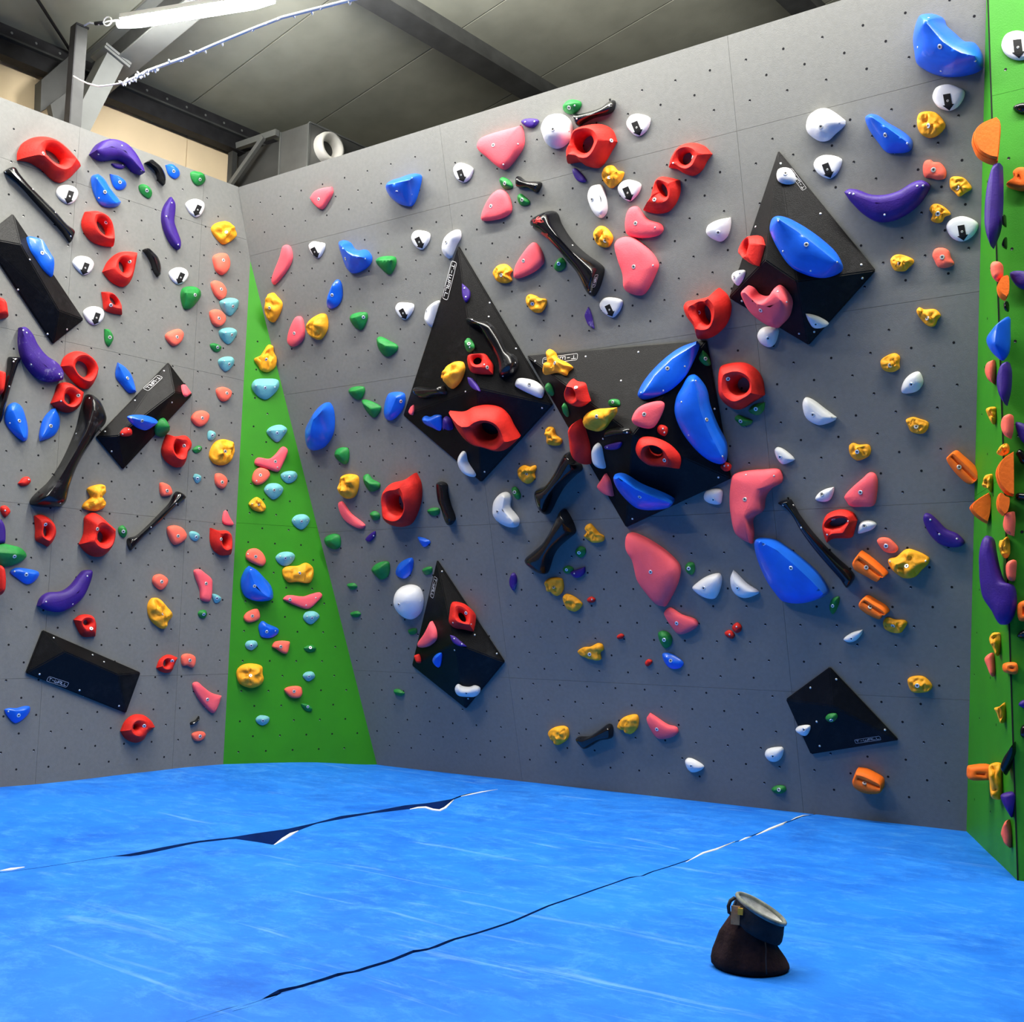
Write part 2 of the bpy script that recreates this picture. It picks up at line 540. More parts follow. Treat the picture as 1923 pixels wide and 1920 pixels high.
jt.box((B_FOOT.x + 0.003, Y_R + 0.0068, 2.4), (0.003, 0, 0), (0, 0.008, 0), (0, 0, 2.45))
tag(jt.build('trim_1', M['hole']), kind='structure')

# ------------------------------------------------------------------ floor: three tarpaulin sheets over foam mats
ZERO = Vector((0, 0, 0))
def smooth01(t):
    t = max(0.0, min(1.0, t))
    return t * t * (3 - 2 * t)
def floor_z(x, y):
    z = 0.0
    d = (Vector((x, y, 0)) - P_LEFT).dot(N_LEFT)
    z += 0.046 * (1 - smooth01(d / 1.2)) * smooth01((-2.6 - x) / 1.0)
    z += 0.012 * (noise.noise(Vector((x * 0.9, y * 0.9, 3.1))))
    z += 0.006 * (noise.noise(Vector((x * 2.6, y * 2.6, 7.7))))
    d2 = (Y_FOOT - y)
    z *= 1 - smooth01((x + 5.9) / 0.9) * (1 - smooth01(d2 / 0.5))
    return z
def fpx(px, py):
    p = hit(px, py, ZERO, Z)
    return Vector((p.x, p.y, 0))
# the two seams, from the far end to the near end: (far edge, near edge)
SEAM1_FAR = [(985, 1469.5), (950, 1473), (920, 1480), (870, 1489), (848, 1498), (800, 1506), (762, 1511), (740, 1516), (690, 1526), (640, 1533), (590, 1546), (540, 1557), (480, 1565), (430, 1573), (370, 1580), (300, 1592), (240, 1603), (215, 1606), (130, 1618), (60, 1628), (0, 1637), (-500, 1712)]
SEAM1_NEAR = [(985, 1470.5), (950, 1476), (920, 1482), (870, 1492), (852, 1499), (838, 1515), (825, 1522), (800, 1516), (770, 1519), (700, 1528), (645, 1538), (595, 1547), (560, 1560), (515, 1586), (490, 1581), (440, 1575), (372, 1583), (300, 1598), (248, 1607), (215, 1606.6), (130, 1618.6), (60, 1628.6), (0, 1637.6), (-500, 1712.6)]
SEAM2 = [(1530, 1530), (1505, 1534), (1480, 1546), (1440, 1560), (1395, 1577), (1370, 1583), (1330, 1597), (1300, 1612), (1223, 1637), (1205, 1646), (1185, 1648), (1150, 1662), (1090, 1683), (1030, 1702), (960, 1731), (900, 1750), (850, 1763), (805, 1781), (780, 1783), (735, 1801), (690, 1815), (662, 1826), (645, 1826), (610, 1840), (560, 1857), (530, 1862), (510, 1874), (490, 1886), (440, 1896), (400, 1908), (368, 1921), (300, 1945), (-300, 2160)]
floor = MB()
floor.box((-2.5, 1.5, -0.13), (6.5, 0, 0), (0, 6.5, 0), (0, 0, 0.05))
floor_o = floor.build('floor', M['matshade'])
tag(floor_o, kind='structure')

def grid_sheet(name, A, B, nu, nv, bend=None, hem=None):
    """A, B: lists of equally many floor points along the two long edges"""
    mb = MB()
    vs, fs = [], []
    k = len(A)
    for i in range(k):
        for j in range(nv + 1):
            p = A[i].lerp(B[i], j / nv)
            z = floor_z(p.x, p.y)
            if bend: z += bend(p)
            vs.append(Vector((p.x, p.y, z)))
    for i in range(k - 1):
        for j in range(nv):
            a = i * (nv + 1) + j
            fs.append((a, a + 1, a + nv + 2, a + nv + 1))
    # skirts down both long edges
    base = len(vs)
    for i in range(k):
        for j in (0, nv):
            q = vs[i * (nv + 1) + j]
            vs.append(Vector((q.x, q.y, q.z - 0.075)))
    for i in range(k - 1):
        a0, a1 = i * (nv + 1), (i + 1) * (nv + 1)
        fs.append((a0, a1, base + 2 * (i + 1), base + 2 * i))
        fs.append((a0 + nv, base + 2 * i + 1, base + 2 * i + 3, a1 + nv))
    nsk = (k - 1) * nv
    mb.add(vs[:base], fs[:nsk])
    # the skirts get their own vertices so that their folds stay crisp
    sv_, sf_ = [], []
    for f in fs[nsk:]:
        sf_.append(tuple(range(len(sv_), len(sv_) + 4)))
        sv_ += [vs[i] for i in f]
    mb.add(sv_, sf_, 1)
    o = mb.build('mat_sheet', [M['mat'], M['matshade']], floor_o, smooth=True)
    bm = bmesh.new(); bm.from_mesh(o.data)
    bmesh.ops.recalc_face_normals(bm, faces=bm.faces)
    if sum(f.normal.z * f.calc_area() for f in bm.faces) < 0:
        bmesh.ops.reverse_faces(bm, faces=bm.faces)
    bm.to_mesh(o.data); bm.free()
    return o

def resample(px, n):
    pts = [fpx(*q) if isinstance(q, tuple) else Vector(q) for q in px]
    L = [0]
    for a, b in zip(pts, pts[1:]): L.append(L[-1] + (b - a).length)
    out = []
    i = 0
    for q in range(n):
        s = L[-1] * q / (n - 1)
        while i < len(L) - 2 and s > L[i + 1]: i += 1
        out.append(pts[i].lerp(pts[i + 1], (s - L[i]) / max(1e-9, L[i + 1] - L[i])))
    return out
S1F, S1N, S2P = resample(SEAM1_FAR, 150), resample(SEAM1_NEAR, 150), resample(SEAM2, 170)
# sheet 1: from the walls to the first seam
WB = [Vector((-2.6, 6.08, 0)), Vector((-5.2, 6.08, 0)), Vector((-6.0, 5.4, 0)), Vector((-6.6, 3.0, 0)), Vector((-7.2, 0.8, 0))]
grid_sheet('mat_sheet', resample(WB, 150), S1F, 150, 14)
# sheet 2: between the seams
def shift(pl, d):
    out = []
    for i, p in enumerate(pl):
        t = (pl[min(i + 1, len(pl) - 1)] - pl[max(i - 1, 0)]).normalized()
        out.append(p + Vector((-t.y, t.x, 0)) * d * (0.8 + 1.1 * smooth01((i / len(pl) - 0.35) / 0.5)))
    return out
a_, b_ = shift(S2P, 0.0058), shift(S2P, -0.0058)
far2, near2 = (a_, b_) if a_[60].y > b_[60].y else (b_, a_)
A2 = resample([Vector((far2[0].x, 6.08, 0))] + [Vector((S1N[0].x + 0.01, 6.08, 0))] + S1N, 190)
B2 = resample([Vector((far2[0].x + 0.001, 6.06, 0))] + far2, 190)
grid_sheet('mat_sheet', A2, B2, 190, 16)
# sheet 3: from the second seam to the camera and beyond
A3 = resample([Vector((2.6, 6.08, 0)), Vector((near2[0].x, 6.08, 0))] + near2, 200)
B3 = resample([Vector((2.6, 6.0, 0)), Vector((2.6, -1.5, 0)), Vector((-4.4, -1.5, 0))], 200)
grid_sheet('mat_sheet', A3, B3, 200, 22)
# pale hems that show along the torn-open stretches of the seams
def hem(pl, r):
    h = MB()
    pts = []
    for q in pl:
        p = fpx(*q)
        pts.append(Vector((p.x, p.y, floor_z(p.x, p.y) + 0.000)))
    n = len(pts)
    h.tube(pts, r, 6, radii=[r * min(1, 0.25 + 1.5 * min(i, n - 1 - i) / (n / 2)) for i in range(n)])
    o = h.build('hem', M['hem'], floor_o, smooth=True)
hem([(515, 1585.5), (530, 1577), (545, 1568), (560, 1560.5)], 0.010)
hem([(770, 1519.5), (785, 1516.5), (800, 1516.5), (814, 1521), (825, 1522.5), (836, 1517), (845, 1507), (852, 1499.5)], 0.009)
hem([(866, 1493), (885, 1489.5), (905, 1485), (935, 1480.5)], 0.005)
hem([(1288, 1618.5), (1320, 1602), (1345, 1594), (1380, 1580)], 0.006)
hem([(1388, 1579.5), (1400, 1575.5), (1411, 1572)], 0.006)
hem([(1420, 1569.5), (1445, 1560), (1468, 1552), (1478, 1545)], 0.008)
hem([(1486, 1541.5), (1495, 1537), (1508, 1532.5), (1520, 1531)], 0.004)
hem([(0, 1634), (20, 1632), (46, 1626)], 0.009)

# ------------------------------------------------------------------ volumes (big black plywood shapes bolted to the walls)
def crop_px(c, s):
    x, y = s.rstrip('*').split(',')
    ox, oy, k = CROPS[c]
    return ox + float(x) / k, oy + float(y) / k
CROPS = {'A': (0, 0, 3.84), 'B': (0, 480, 3.84), 'C': (0, 960, 3.84), 'D': (400, 400, 3.84), 'E': (400, 880, 3.2), 'F': (820, 160, 3.84), 'G': (740, 560, 3.84), 'H': (980, 560, 3.84), 'I': (700, 1000, 3.84), 'J': (1150, 960, 3.84), 'K': (1423, 0, 3.84), 'L': (1240, 240, 3.84), 'M': (1423, 580, 3.84), 'N': (1423, 980, 3.84), 'O': (1723, 180, 3.84), 'P': (1723, 600, 3.84), 'Q': (1723, 1100, 3.43), 'R': (1223, 1400, 2.747), 'S': (350, 0, 2.747)}
LETTERS = {'T': [((0, 1), (.8, 1)), ((.4, 1), (.4, 0))], '-': [((.1, .5), (.55, .5))], 'W': [((0, 1), (0, 0)), ((0, 0), (1, 0)), ((.5, 0), (.5, .75)), ((1, 0), (1, 1))],
           'A': [((0, 0), (0, 1)), ((0, 1), (.8, 1)), ((.8, 1), (.8, 0)), ((0, .42), (.8, .42))], 'L': [((0, 1), (0, 0)), ((0, 0), (.7, 0))]}
WIDTH = {'T': .8, '-': .65, 'W': 1.0, 'A': .8, 'L': .7}
def lettering(parent, c, start, end, h_crop, text='T-WALL', plane=None, lift=0.0007):
    """white printed word in a rounded frame: START and END are the middles of the frame's two short sides"""
    p0, p1 = crop_px(c, start), crop_px(c, end)
    mid = ((p0[0] + p1[0]) / 2, (p0[1] + p1[1]) / 2)
    P, n = plane(mid) if plane else surf(*mid)[:2]
    a, b = hit(*p0, P, n), hit(*p1, P, n)
    ex = (b - a).normalized()
    ey = n.cross(ex).normalized()
    # height from the crop: measure at the middle, square to the word
    dx, dy = p1[0] - p0[0], p1[1] - p0[1]
    ln = math.hypot(dx, dy)
    hp = h_crop / CROPS[c][2] / 2
    q = hit(mid[0] + dy / ln * hp, mid[1] - dx / ln * hp, P, n)
    m3 = (a + b) / 2
    hh = max(abs((q - m3).dot(ey)), (q - m3).length * 0.6)
    Lh = (b - a).length / 2
    mb = MB()
    o3 = m3 + n * lift
    pos = lambda x, y: o3 + ex * x + ey * y
    def stroke(p, q, w):
        (x0, y0), (x1, y1) = p, q
        d = Vector((x1 - x0, y1 - y0)); l = d.length
        if l < 1e-6: return
        d /= l; m = Vector((-d.y, d.x)) * w / 2; e = d * w / 2
        pts = [(x0 - e.x + m.x, y0 - e.y + m.y), (x0 - e.x - m.x, y0 - e.y - m.y), (x1 + e.x - m.x, y1 + e.y - m.y), (x1 + e.x + m.x, y1 + e.y + m.y)]
        mb.add([pos(*t) for t in pts], [(0, 1, 2, 3)])
    w = hh * 0.115
    r = hh * 0.5
    # rounded frame
    fr = []
    for cx, cy, a0 in ((Lh - r, hh - r, 0), (-Lh + r, hh - r, 90), (-Lh + r, -hh + r, 180), (Lh - r, -hh + r, 270)):
        for k in range(4):
            t = math.radians(a0 + 30 * k)
            fr.append((cx + r * math.cos(t), cy + r * math.sin(t)))
    for k in range(len(fr)): stroke(fr[k - 1], fr[k], w * 0.75)
    tot = sum(WIDTH[ch] for ch in text) + 0.28 * (len(text) - 1)
    sx = (2 * Lh - hh * 1.1) / tot
    x = -tot / 2 * sx
    ch_h = hh * 0.98
    for ch in text:
        for p, q in LETTERS[ch]:
            stroke((x + p[0] * sx, (p[1] - .5) * ch_h), (x + q[0] * sx, (q[1] - .5) * ch_h), w)
        x += (WIDTH[ch] + 0.28) * sx
    me_o = mb.build('lettering', M['print'])
    mw = parent.matrix_world.inverted()
    me_o.data.transform(mw)
    me_o.parent = parent
    return me_o

SUP_TREE = [None]
def rebuild_support():
    SUP_TREE[0] = BVHTree.FromPolygons(SUP_V, SUP_F)
def surf(px, py):
    loc, n, idx, _ = SUP_TREE[0].ray_cast(EYE, ray(px, py))
    if loc is None:
        # past the modelled walls: carry the nearest wall plane on
        return hit(px, py, P_LEFT, N_LEFT), N_LEFT.copy(), 'wall_left'
    if n.dot(EYE - loc) < 0: n = -n
    return loc, n, SUP_ID[idx]
rebuild_support()

def frame(o, n):
    y = Z - n * n.z
    y.normalize()
    x = y.cross(n).normalized()
    return Matrix(((x.x, y.x, n.x, o.x), (x.y, y.y, n.y, o.y), (x.z, y.z, n.z, o.z), (0, 0, 0, 1)))

def screw_mesh():
    mb = MB()
    mb.rings([[Vector((math.cos(a) * r, math.sin(a) * r, z)) for a in (2 * math.pi * k / 8 for k in range(8))] for r, z in ((0.0062, 0), (0.0062, 0.0015), (0.0045, 0.003))], cap0=False)
    return mesh('screw', mb.v, mb.f, [M['steel']], True)
def bolt_mesh():
    mb = MB()
    prof = ((0.0135, 0.0), (0.0135, 0.002), (0.012, 0.0035), (0.0062, 0.0035), (0.0058, 0.0022))
    mb.rings([[Vector((math.cos(a) * r, math.sin(a) * r, z)) for a in (2 * math.pi * k / 12 for k in range(12))] for r, z in prof], cap0=False, cap1=False)
    mb.add([Vector((math.cos(a) * 0.0060, math.sin(a) * 0.0060, 0.0024)) for a in (2 * math.pi * k / 12 for k in range(12))], [tuple(range(12))], 1)
    me = mesh('bolt', mb.v, mb.f, [M['steel'], M['socket']], False)
    me.polygons.foreach_set('material_index', mb.mi)
    return me
SCREW, BOLT = screw_mesh(), bolt_mesh()

def volume(label, c, base, apex, lip, screws, wall):
    P, n = (P_MAIN, N_MAIN) if wall == 'm' else (P_LEFT, N_LEFT)
    pts = [hit(*crop_px(c, s), P, n) for s in base]
    tops = [hit(*crop_px(c, s), P + n * h, n) for s, h in apex]
    cen = sum(pts, Vector()) / len(pts)
    cen = cen + n * 0.0012
    pts = [p + n * 0.0012 for p in pts]
    mw = frame(cen, n)
    inv = mw.inverted()
    bm = bmesh.new()
    for p in pts:
        bm.verts.new(inv @ p)
        bm.verts.new(inv @ (cen + (p - cen) * 0.997 + n * lip))
    for p in tops: bm.verts.new(inv @ p)
    bmesh.ops.convex_hull(bm, input=bm.verts)
    bmesh.ops.dissolve_limit(bm, angle_limit=math.radians(3), verts=bm.verts, edges=bm.edges)
    support([mw @ v.co for v in bm.verts], [tuple(v.index for v in f.verts) for f in bm.faces] if not bm.verts.index_update() else [], 'volume')
    bmesh.ops.bevel(bm, geom=list(bm.edges), offset=0.005, segments=2, affect='EDGES')
    me = bpy.data.meshes.new('plywood_volume')
    bm.to_mesh(me); bm.free()
    me.materials.append(M['volume'])
    o = link('plywood_volume', me, None, mw)
    tag(o, label, 'climbing volume', 'black plywood volumes')
    return o, c, screws

VOLS = [
 ('tall black kite volume with a red eye jug, left of centre', 'G', ['473,-376', '1152,768', '637,1325', '77,845'], [('600,650', .20)], .02, ['690,35', '880,365', '1068,793', '653,1253', '683,135', '515,675'], 'm', [('D', '1740,352', '1672,622', 40)]),
 ('broad black four-sided volume carrying three blue slopers', 'H', ['45,415', '1340,305', '1515,1300', '760,1652'], [('800,985', .24)], .02, ['95,455', '460,422', '840,390', '715,597', '1390,800', '1418,1293', '798,1593', '585,1015'], 'm', [('G', '1323,422', '1072,454', 44)]),
 ('upper right black kite volume with a pink heart-shaped sloper', 'L', ['858,168', '1557,1030', '1075,1567', '503,1228'], [('755,955', .20), ('985,1110', .20)], .02, ['868,258', '1155,620', '1450,988', '1457,1085', '1000,1485', '1110,1472', '588,1250', '687,715'], 'm', [('L', '1040,445', '932,300', 34)]),
 ('small black kite volume with a white kidney at its foot', 'I', ['472,198', '958,930', '680,1267', '292,957'], [('590,800', .16)], .018, ['500,282', '895,875', '688,1200', '735,740', '590,850'], 'm', [('I', '456,325', '424,468', 26)]),
 ('lowest black kite volume, nearly bare, close to the mat', 'N', ['523,1044', '1020,1570', '388,1672', '208,1276'], [('540,1330', .07)], .018, ['567,1137', '380,1198', '918,1502', '447,1618', '425,1443'], 'm', [('N', '702,1587', '884,1560', 28)]),
 ('topmost black wedge volume, at the left edge of the left wall', 'B', ['-134,-127', '85,-298', '596,466', '375,641'], [('150,-80', .10), ('425,395', .10)], .018, ['130,247', '343,567', '483,533', '215,30'], 'l', []),
 ('tilted black wedge volume with lettering and a small blue hold', 'B', ['1206,773', '1380,1005', '880,1543', '688,1310'], [('850,1300', .11), ('1260,985', .11)], .018, ['1183,832', '973,1045', '805,1412', '757,1270', '1240,1060'], 'l', [('B', '1156,871', '1050,968', 38)]),
 ('bare black wedge volume low on the left wall', 'C', ['300,858', '1006,1164', '901,1457', '178,1168'], [('470,1015', .09), ('850,1180', .09)], .018, ['388,915', '285,1177', '573,1293', '750,1088', '858,1406', '668,1038'], 'l', [('C', '343,1209', '488,1256', 38)]),
]
vol_built = [(volume(lab, c, b, a, lip, sc, w), lt) for lab, c, b, a, lip, sc, w, lt in VOLS]
rebuild_support()
for (o, c, sc), lt in vol_built:
    inv = o.matrix_world.inverted()
    for s in sc:
        P, n, _ = surf(*crop_px(c, s))
        link('screw', SCREW, o, inv @ frame(P, n))
    for l in lt:
        lettering(o, *l)

# ------------------------------------------------------------------ holds
KIND = {  # code: (name, category, material, profile, default share of the short side, main bolt, group)
 'rj': ('jug_hold', 'jug hold', 'red', 'ring', .42, 1, 'red jugs with a finger pocket'),
 'rs': ('foot_hold', 'foothold', 'red', 'dome', .45, 0, 'small red holds'),
 'pk': ('sloper_hold', 'sloper hold', 'pink', 'flat', .26, 1, 'pink holds'),
 'co': ('pebble_hold', 'pebble hold', 'salmon', 'flat', .34, 1, 'salmon holds'),
 'bl': ('edge_hold', 'edge hold', 'blue', 'edge', .40, 1, 'blue holds'),
 'gr': ('crimp_hold', 'crimp hold', 'green', 'edge', .46, 1, 'green holds'),
 'te': ('teal_hold', 'teal hold', 'teal', 'edge', .40, 1, 'teal holds'),
 'ye': ('rock_hold', 'rock hold', 'yellow', 'rock', .40, 1, 'yellow rock-like holds'),
 'wh': ('pinch_hold', 'pinch hold', 'white', 'dome', .40, 1, 'plain white holds'),
 'st': ('start_hold', 'start hold', 'white', 'tag', .20, 0, 'white start holds with a black arrow'),
 'vi': ('crescent_hold', 'crescent hold', 'violet', 'flat', .40, 0, 'violet holds'),
 'bk': ('bone_hold', 'bone hold', 'black', 'dome', .50, 0, 'glossy black holds'),
 'or': ('roller_hold', 'roller hold', 'orange', 'groove', .6, 1, 'orange holds'),
}
PROF = {
 'edge': [(0, 0), (0.0, .16), (.05, .28), (.30, .56), (.62, .83), (.84, .96), (1, 1)],
 'flat': [(0, 0), (.0, .34), (.05, .56), (.14, .74), (.30, .87), (.55, .95), (.80, .99), (1, 1)],
 'dome': [(0, 0), (.0, .12), (.05, .32), (.15, .54), (.33, .76), (.58, .92), (.82, .985), (1, 1)],
 'tag':  [(0, 0), (.0, .30), (.05, .55), (.14, .76), (.32, .91), (.60, .98), (1, 1)],
 'rock': [(0, 0), (.0, .20), (.06, .42), (.16, .60), (.28, .74), (.42, .85), (.57, .92), (.72, .97), (.87, .99), (1, 1)],
 'groove': [(0, 0), (.0, .5), (.05, .74), (.18, .90), (.42, 1), (.74, 1), (.86, .97), (.90, .84), (1, .82)],
 'disc': [(0, 0), (.0, .34), (.03, .44), (.05, .44), (.06, .40), (.09, .42), (.095, .92), (.13, 1), (1, 1)],
 'ring': [(0, 0), (0.0, .20), (.07, .38), (.22, .64), (.42, .92), (.56, 1), (.70, .97), (.84, .86), (.95, .68), (1, .42), (1.02, .2), (1.02, .0)],
}
def curve_outline(pts, sharp, sub):
    out = []
    n = len(pts)
    for i in range(n):
        p0, p1, p2, p3 = pts[i - 1], pts[i], pts[(i + 1) % n], pts[(i + 2) % n]
        ch = p2 - p1
        l1, l0, l2 = ch.length, (p1 - p0).length, (p3 - p2).length
        t1 = (p2 - p0) * (l1 / max(1e-6, l0 + l1)) if not sharp[i] else ch * 0.9
        t2 = (p3 - p1) * (l1 / max(1e-6, l1 + l2)) if not sharp[(i + 1) % n] else ch * 0.9
        for k in range(sub):
            t = k / sub
            t_2, t_3 = t * t, t * t * t
            out.append(p1 * (2 * t_3 - 3 * t_2 + 1) + t1 * (t_3 - 2 * t_2 + t) + p2 * (-2 * t_3 + 3 * t_2) + t2 * (t_3 - t_2))
    return out

def near_poly(p, line):
    if len(line) == 1: return line[0]
    best, bd = None, 1e9
    for a, b in zip(line, line[1:]):
        d = b - a
        t = max(0, min(1, (p - a).dot(d) / max(1e-9, d.dot(d))))
        q = a + d * t
        dd = (p - q).length
        if dd < bd: best, bd = q, dd
    return best

def auto_ridge(pl, lift):
    c = sum(pl, Vector((0, 0))) / len(pl)
    sxx = sum((p.x - c.x) ** 2 for p in pl); syy = sum((p.y - c.y) ** 2 for p in pl); sxy = sum((p.x - c.x) * (p.y - c.y) for p in pl)
    a = 0.5 * math.atan2(2 * sxy, sxx - syy)
    d = Vector((math.cos(a), math.sin(a)))
    m = Vector((-d.y, d.x))
    L = max((p - c).dot(d) for p in pl) - min((p - c).dot(d) for p in pl)
    Wd = max((p - c).dot(m) for p in pl) - min((p - c).dot(m) for p in pl)
    e = max(0.08 * L, (L - Wd) * 0.42)
    s = Vector((0, lift * Wd))
    return [c - d * e + s, c + d * e + s], Wd, L

def hold_geo(prof, pl, ridge, hole, h, seed, kind, mirror=False):
    """local outline PL (2-D) -> vertices and faces"""
    n = len(pl)
    vs, fs = [], []
    P = PROF[prof]
    size = max((max(p.x for p in pl) - min(p.x for p in pl)), (max(p.y for p in pl) - min(p.y for p in pl)))
    sv = Vector((seed * 3.17, seed * 1.71, seed * 0.53))
    if prof == 'ring':
        hc, rx, ry, ang = hole
        ca, sa_ = math.cos(ang), math.sin(ang)
        tgt = []
        for p in pl:
            d = p - hc
            u, v = d.x * ca + d.y * sa_, -d.x * sa_ + d.y * ca
            t = math.atan2(v / ry, u / rx)
            u, v = rx * math.cos(t), ry * math.sin(t)
            tgt.append(hc + Vector((u * ca - v * sa_, u * sa_ + v * ca)))
    else:
        tgt = [near_poly(p, ridge) for p in pl]
    dmax = max((a - b).length for a, b in zip(pl, tgt)) or 1
    for s, z in P:
        for p, q in zip(pl, tgt):
            xy = p + (q - p) * s
            zz = h * z
            if prof == 'ring':
                # thin flanks stay lower than broad ones, tips fall away to the wall
                k = 0.72 + 0.28 * min(1, (q - p).length / (0.6 * dmax))
                zz *= k
            elif prof == 'rock' and s > 0.01:
                f = 4.2 / size
                nv = noise.noise_vector(Vector((xy.x * f, xy.y * f, z * 1.3)) + sv)
                r1 = 1 - abs(noise.noise(Vector((xy.x * f * 1.5, xy.y * f * 0.8, 2.0)) + sv)) * 2.4
                fall = min(1, s * 5)
                xy = xy + Vector((nv.x, nv.y)) * size * 0.055 * fall
                zz = zz * (1 + 0.42 * nv.z) - h * 0.30 * max(0, r1) * fall * z
                zz = max(zz, h * 0.1)
            elif prof in ('edge', 'dome', 'flat') and s > 0.01 and kind != 'st':
                f = 2.2 / size
                zz *= 1 + 0.10 * noise.noise(Vector((xy.x * f, xy.y * f, 0)) + sv)
            vs.append(Vector((xy.x, xy.y, zz)))
    m = len(P)
    for i in range(m - 1):
        for k in range(n):
            k2 = (k + 1) % n
            fs.append((i * n + k, i * n + k2, (i + 1) * n + k2, (i + 1) * n + k))
    if mirror:
        b = len(vs)
        for v in list(vs): vs.append(Vector((v.x, v.y, -v.z * 0.8)))
        for f in list(fs): fs.append(tuple(i + b for i in f[::-1]))
    elif prof != 'ring':
        fs.append(tuple(range(n - 1, -1, -1)))
    else:
        top = (m - 1) * n
        for k in range(n):
            k2 = (k + 1) % n
            fs.append((k2, k, top + k, top + k2))
    return vs, fs

def make_hold(idx, line):
    code, c, outl, opts, label = line.split('|')
    name, cat, mname, prof, share, mainbolt, group = KIND[code]
    op = dict(t.split('=') for t in opts.split()) if opts else {}
    toks = outl.split()
    px0 = [Vector(crop_px(c, t)) for t in toks]
    sharp = [t.endswith('*') for t in toks]
    flags = op.get('f', '')
    if 'c' in flags: mname = {'vi': 'violetc', 'bk': 'blackc'}.get(code, mname)
    side = 's' in flags
    xs, ys = [p.x for p in px0], [p.y for p in px0]
    tb = (min(xs), max(xs), min(ys), max(ys))
    cen = Vector((sum(xs) / len(xs), sum(ys) / len(ys)))
    if side:
        # bolted to the narrow side face and sticking out from it: the shape stands in a plane square to that face
        ym = (tb[2] + tb[3]) / 2
        at = hit(min(tb[1] - 1.0, 1867 + 39 * ym / 1654), ym, sa, N_SIDE)     # never past the front edge of that face
        n = Vector((EYE.x - at.x, EYE.y - at.y, 0)).normalized()
        n = (n + Vector((0.16 if code == 'or' else -0.25, -0.1, 0.0))).normalized()
        origin = hit(cen.x, cen.y, at, n)
    else:
        hx, hy = cen.x, cen.y
        if 'p' in op: hx, hy = crop_px(c, op['p'])
        origin, n, ident = surf(hx, hy)
    if side and prof in ('groove',) and code == 'or': prof = 'disc' if len(px0) > 6 else 'groove'
    mw = frame(origin, n)
    inv = mw.inverted()
    def loc(p, zoff=0.0):
        q = inv @ hit(p.x, p.y, origin + n * zoff, n)
        return Vector((q.x, q.y))
    base = [loc(p) for p in px0]
    _, Wd, L = auto_ridge(base, 0)
    h = float(op['h']) if 'h' in op else max(0.016, min(0.11, share * Wd))
    if code == 'bk' and 'h' not in op: h = max(0.03, min(0.10, 0.7 * Wd))
    sub = 5 if max(tb[1] - tb[0], tb[3] - tb[2]) > 90 else 4
    if prof == 'rock': sub = 5
    src = [p.copy() for p in px0]
    for it in range(3):
        pl = curve_outline([loc(p, h * 0.25) for p in src], sharp, sub)
        if area2(pl) < 0: pl = pl[::-1]
        ridge = hole = None
        if prof == 'ring':
            ox, oy, rx, ry, ang = (float(t) for t in op['o'].split(','))
            k = CROPS[c][2]
            cpx = Vector(crop_px(c, f'{ox},{oy}'))
            # the pocket's rim lies at about two thirds of the height
            hz = h * 0.62
            hc = loc(cpx, hz)
            a = math.radians(ang)
            e1 = Vector((math.cos(a), math.sin(a))) * rx / k
            e2 = Vector((-math.sin(a), math.cos(a))) * ry / k
            v1 = loc(cpx + e1, hz) - hc
            v2 = loc(cpx + e2, hz) - hc
            hole = (hc, v1.length, v2.length, math.atan2(v1.y, v1.x))
        elif 'r' in op:
            ridge = [loc(Vector(crop_px(c, t)), h * 0.9) for t in op['r'].split('_')]
        else:
            lift = {'edge': .12, 'flat': 0.0, 'dome': .03, 'tag': 0.0, 'rock': .05, 'groove': 0, 'disc': 0}[prof]
            ridge, _, _ = auto_ridge(pl, lift)
            if prof in ('tag',): ridge = [(ridge[0] + ridge[1]) / 2]
            if prof == 'dome' and code == 'wh' and L < 1.35 * Wd: ridge = [(ridge[0] + ridge[1]) / 2]
        if ridge and 'r' in op:
            pass
        vs, fs = hold_geo(prof, pl, ridge, hole, h, idx, code, mirror=side)
        if it == 2: break
        pr = [project(mw @ v) for v in vs]
        bx = (min(q[0] for q in pr), max(q[0] for q in pr), min(q[1] for q in pr), max(q[1] for q in pr))
        sx = (tb[1] - tb[0]) / max(1e-3, bx[1] - bx[0]); sy = (tb[3] - tb[2]) / max(1e-3, bx[3] - bx[2])
        sx, sy = max(.6, min(1.5, sx)), max(.6, min(1.5, sy))
        bc = Vector(((bx[0] + bx[1]) / 2, (bx[2] + bx[3]) / 2)); tc = Vector(((tb[0] + tb[1]) / 2, (tb[2] + tb[3]) / 2))
        src = [Vector((tc.x + (p.x - bc.x) * sx, tc.y + (p.y - bc.y) * sy)) for p in src]
    # merge the collapsed ridge
    bm = bmesh.new()
    bv = [bm.verts.new(v) for v in vs]
    for f in fs:
        try: bm.faces.new([bv[i] for i in f])
        except ValueError: pass
    bmesh.ops.remove_doubles(bm, verts=bm.verts, dist=0.0006)
    bmesh.ops.recalc_face_normals(bm, faces=bm.faces)
    me = bpy.data.meshes.new(name)
    bm.to_mesh(me)
    bm.free()
    me.materials.append(M[mname])
    me.polygons.foreach_set('use_smooth', [True] * len(me.polygons))
    me.set_sharp_from_angle(angle=math.radians(38 if prof in ('edge', 'ring', 'groove', 'disc') else 60))
    mw = Matrix.Translation(-N_SIDE * 0.006 if side else n * 0.0012) @ mw
    inv = mw.inverted()
    o = link(name, me, None, mw)
    tag(o, label, cat, group)
    tree = BVHTree.FromPolygons([v.co for v in me.vertices], [tuple(p.vertices) for p in me.polygons])
    io = inv @ EYE
    rot = inv.to_3x3()
    def cast(px, py):
        d = (rot @ ray(px, py)).normalized()
        return tree.ray_cast(io, d)
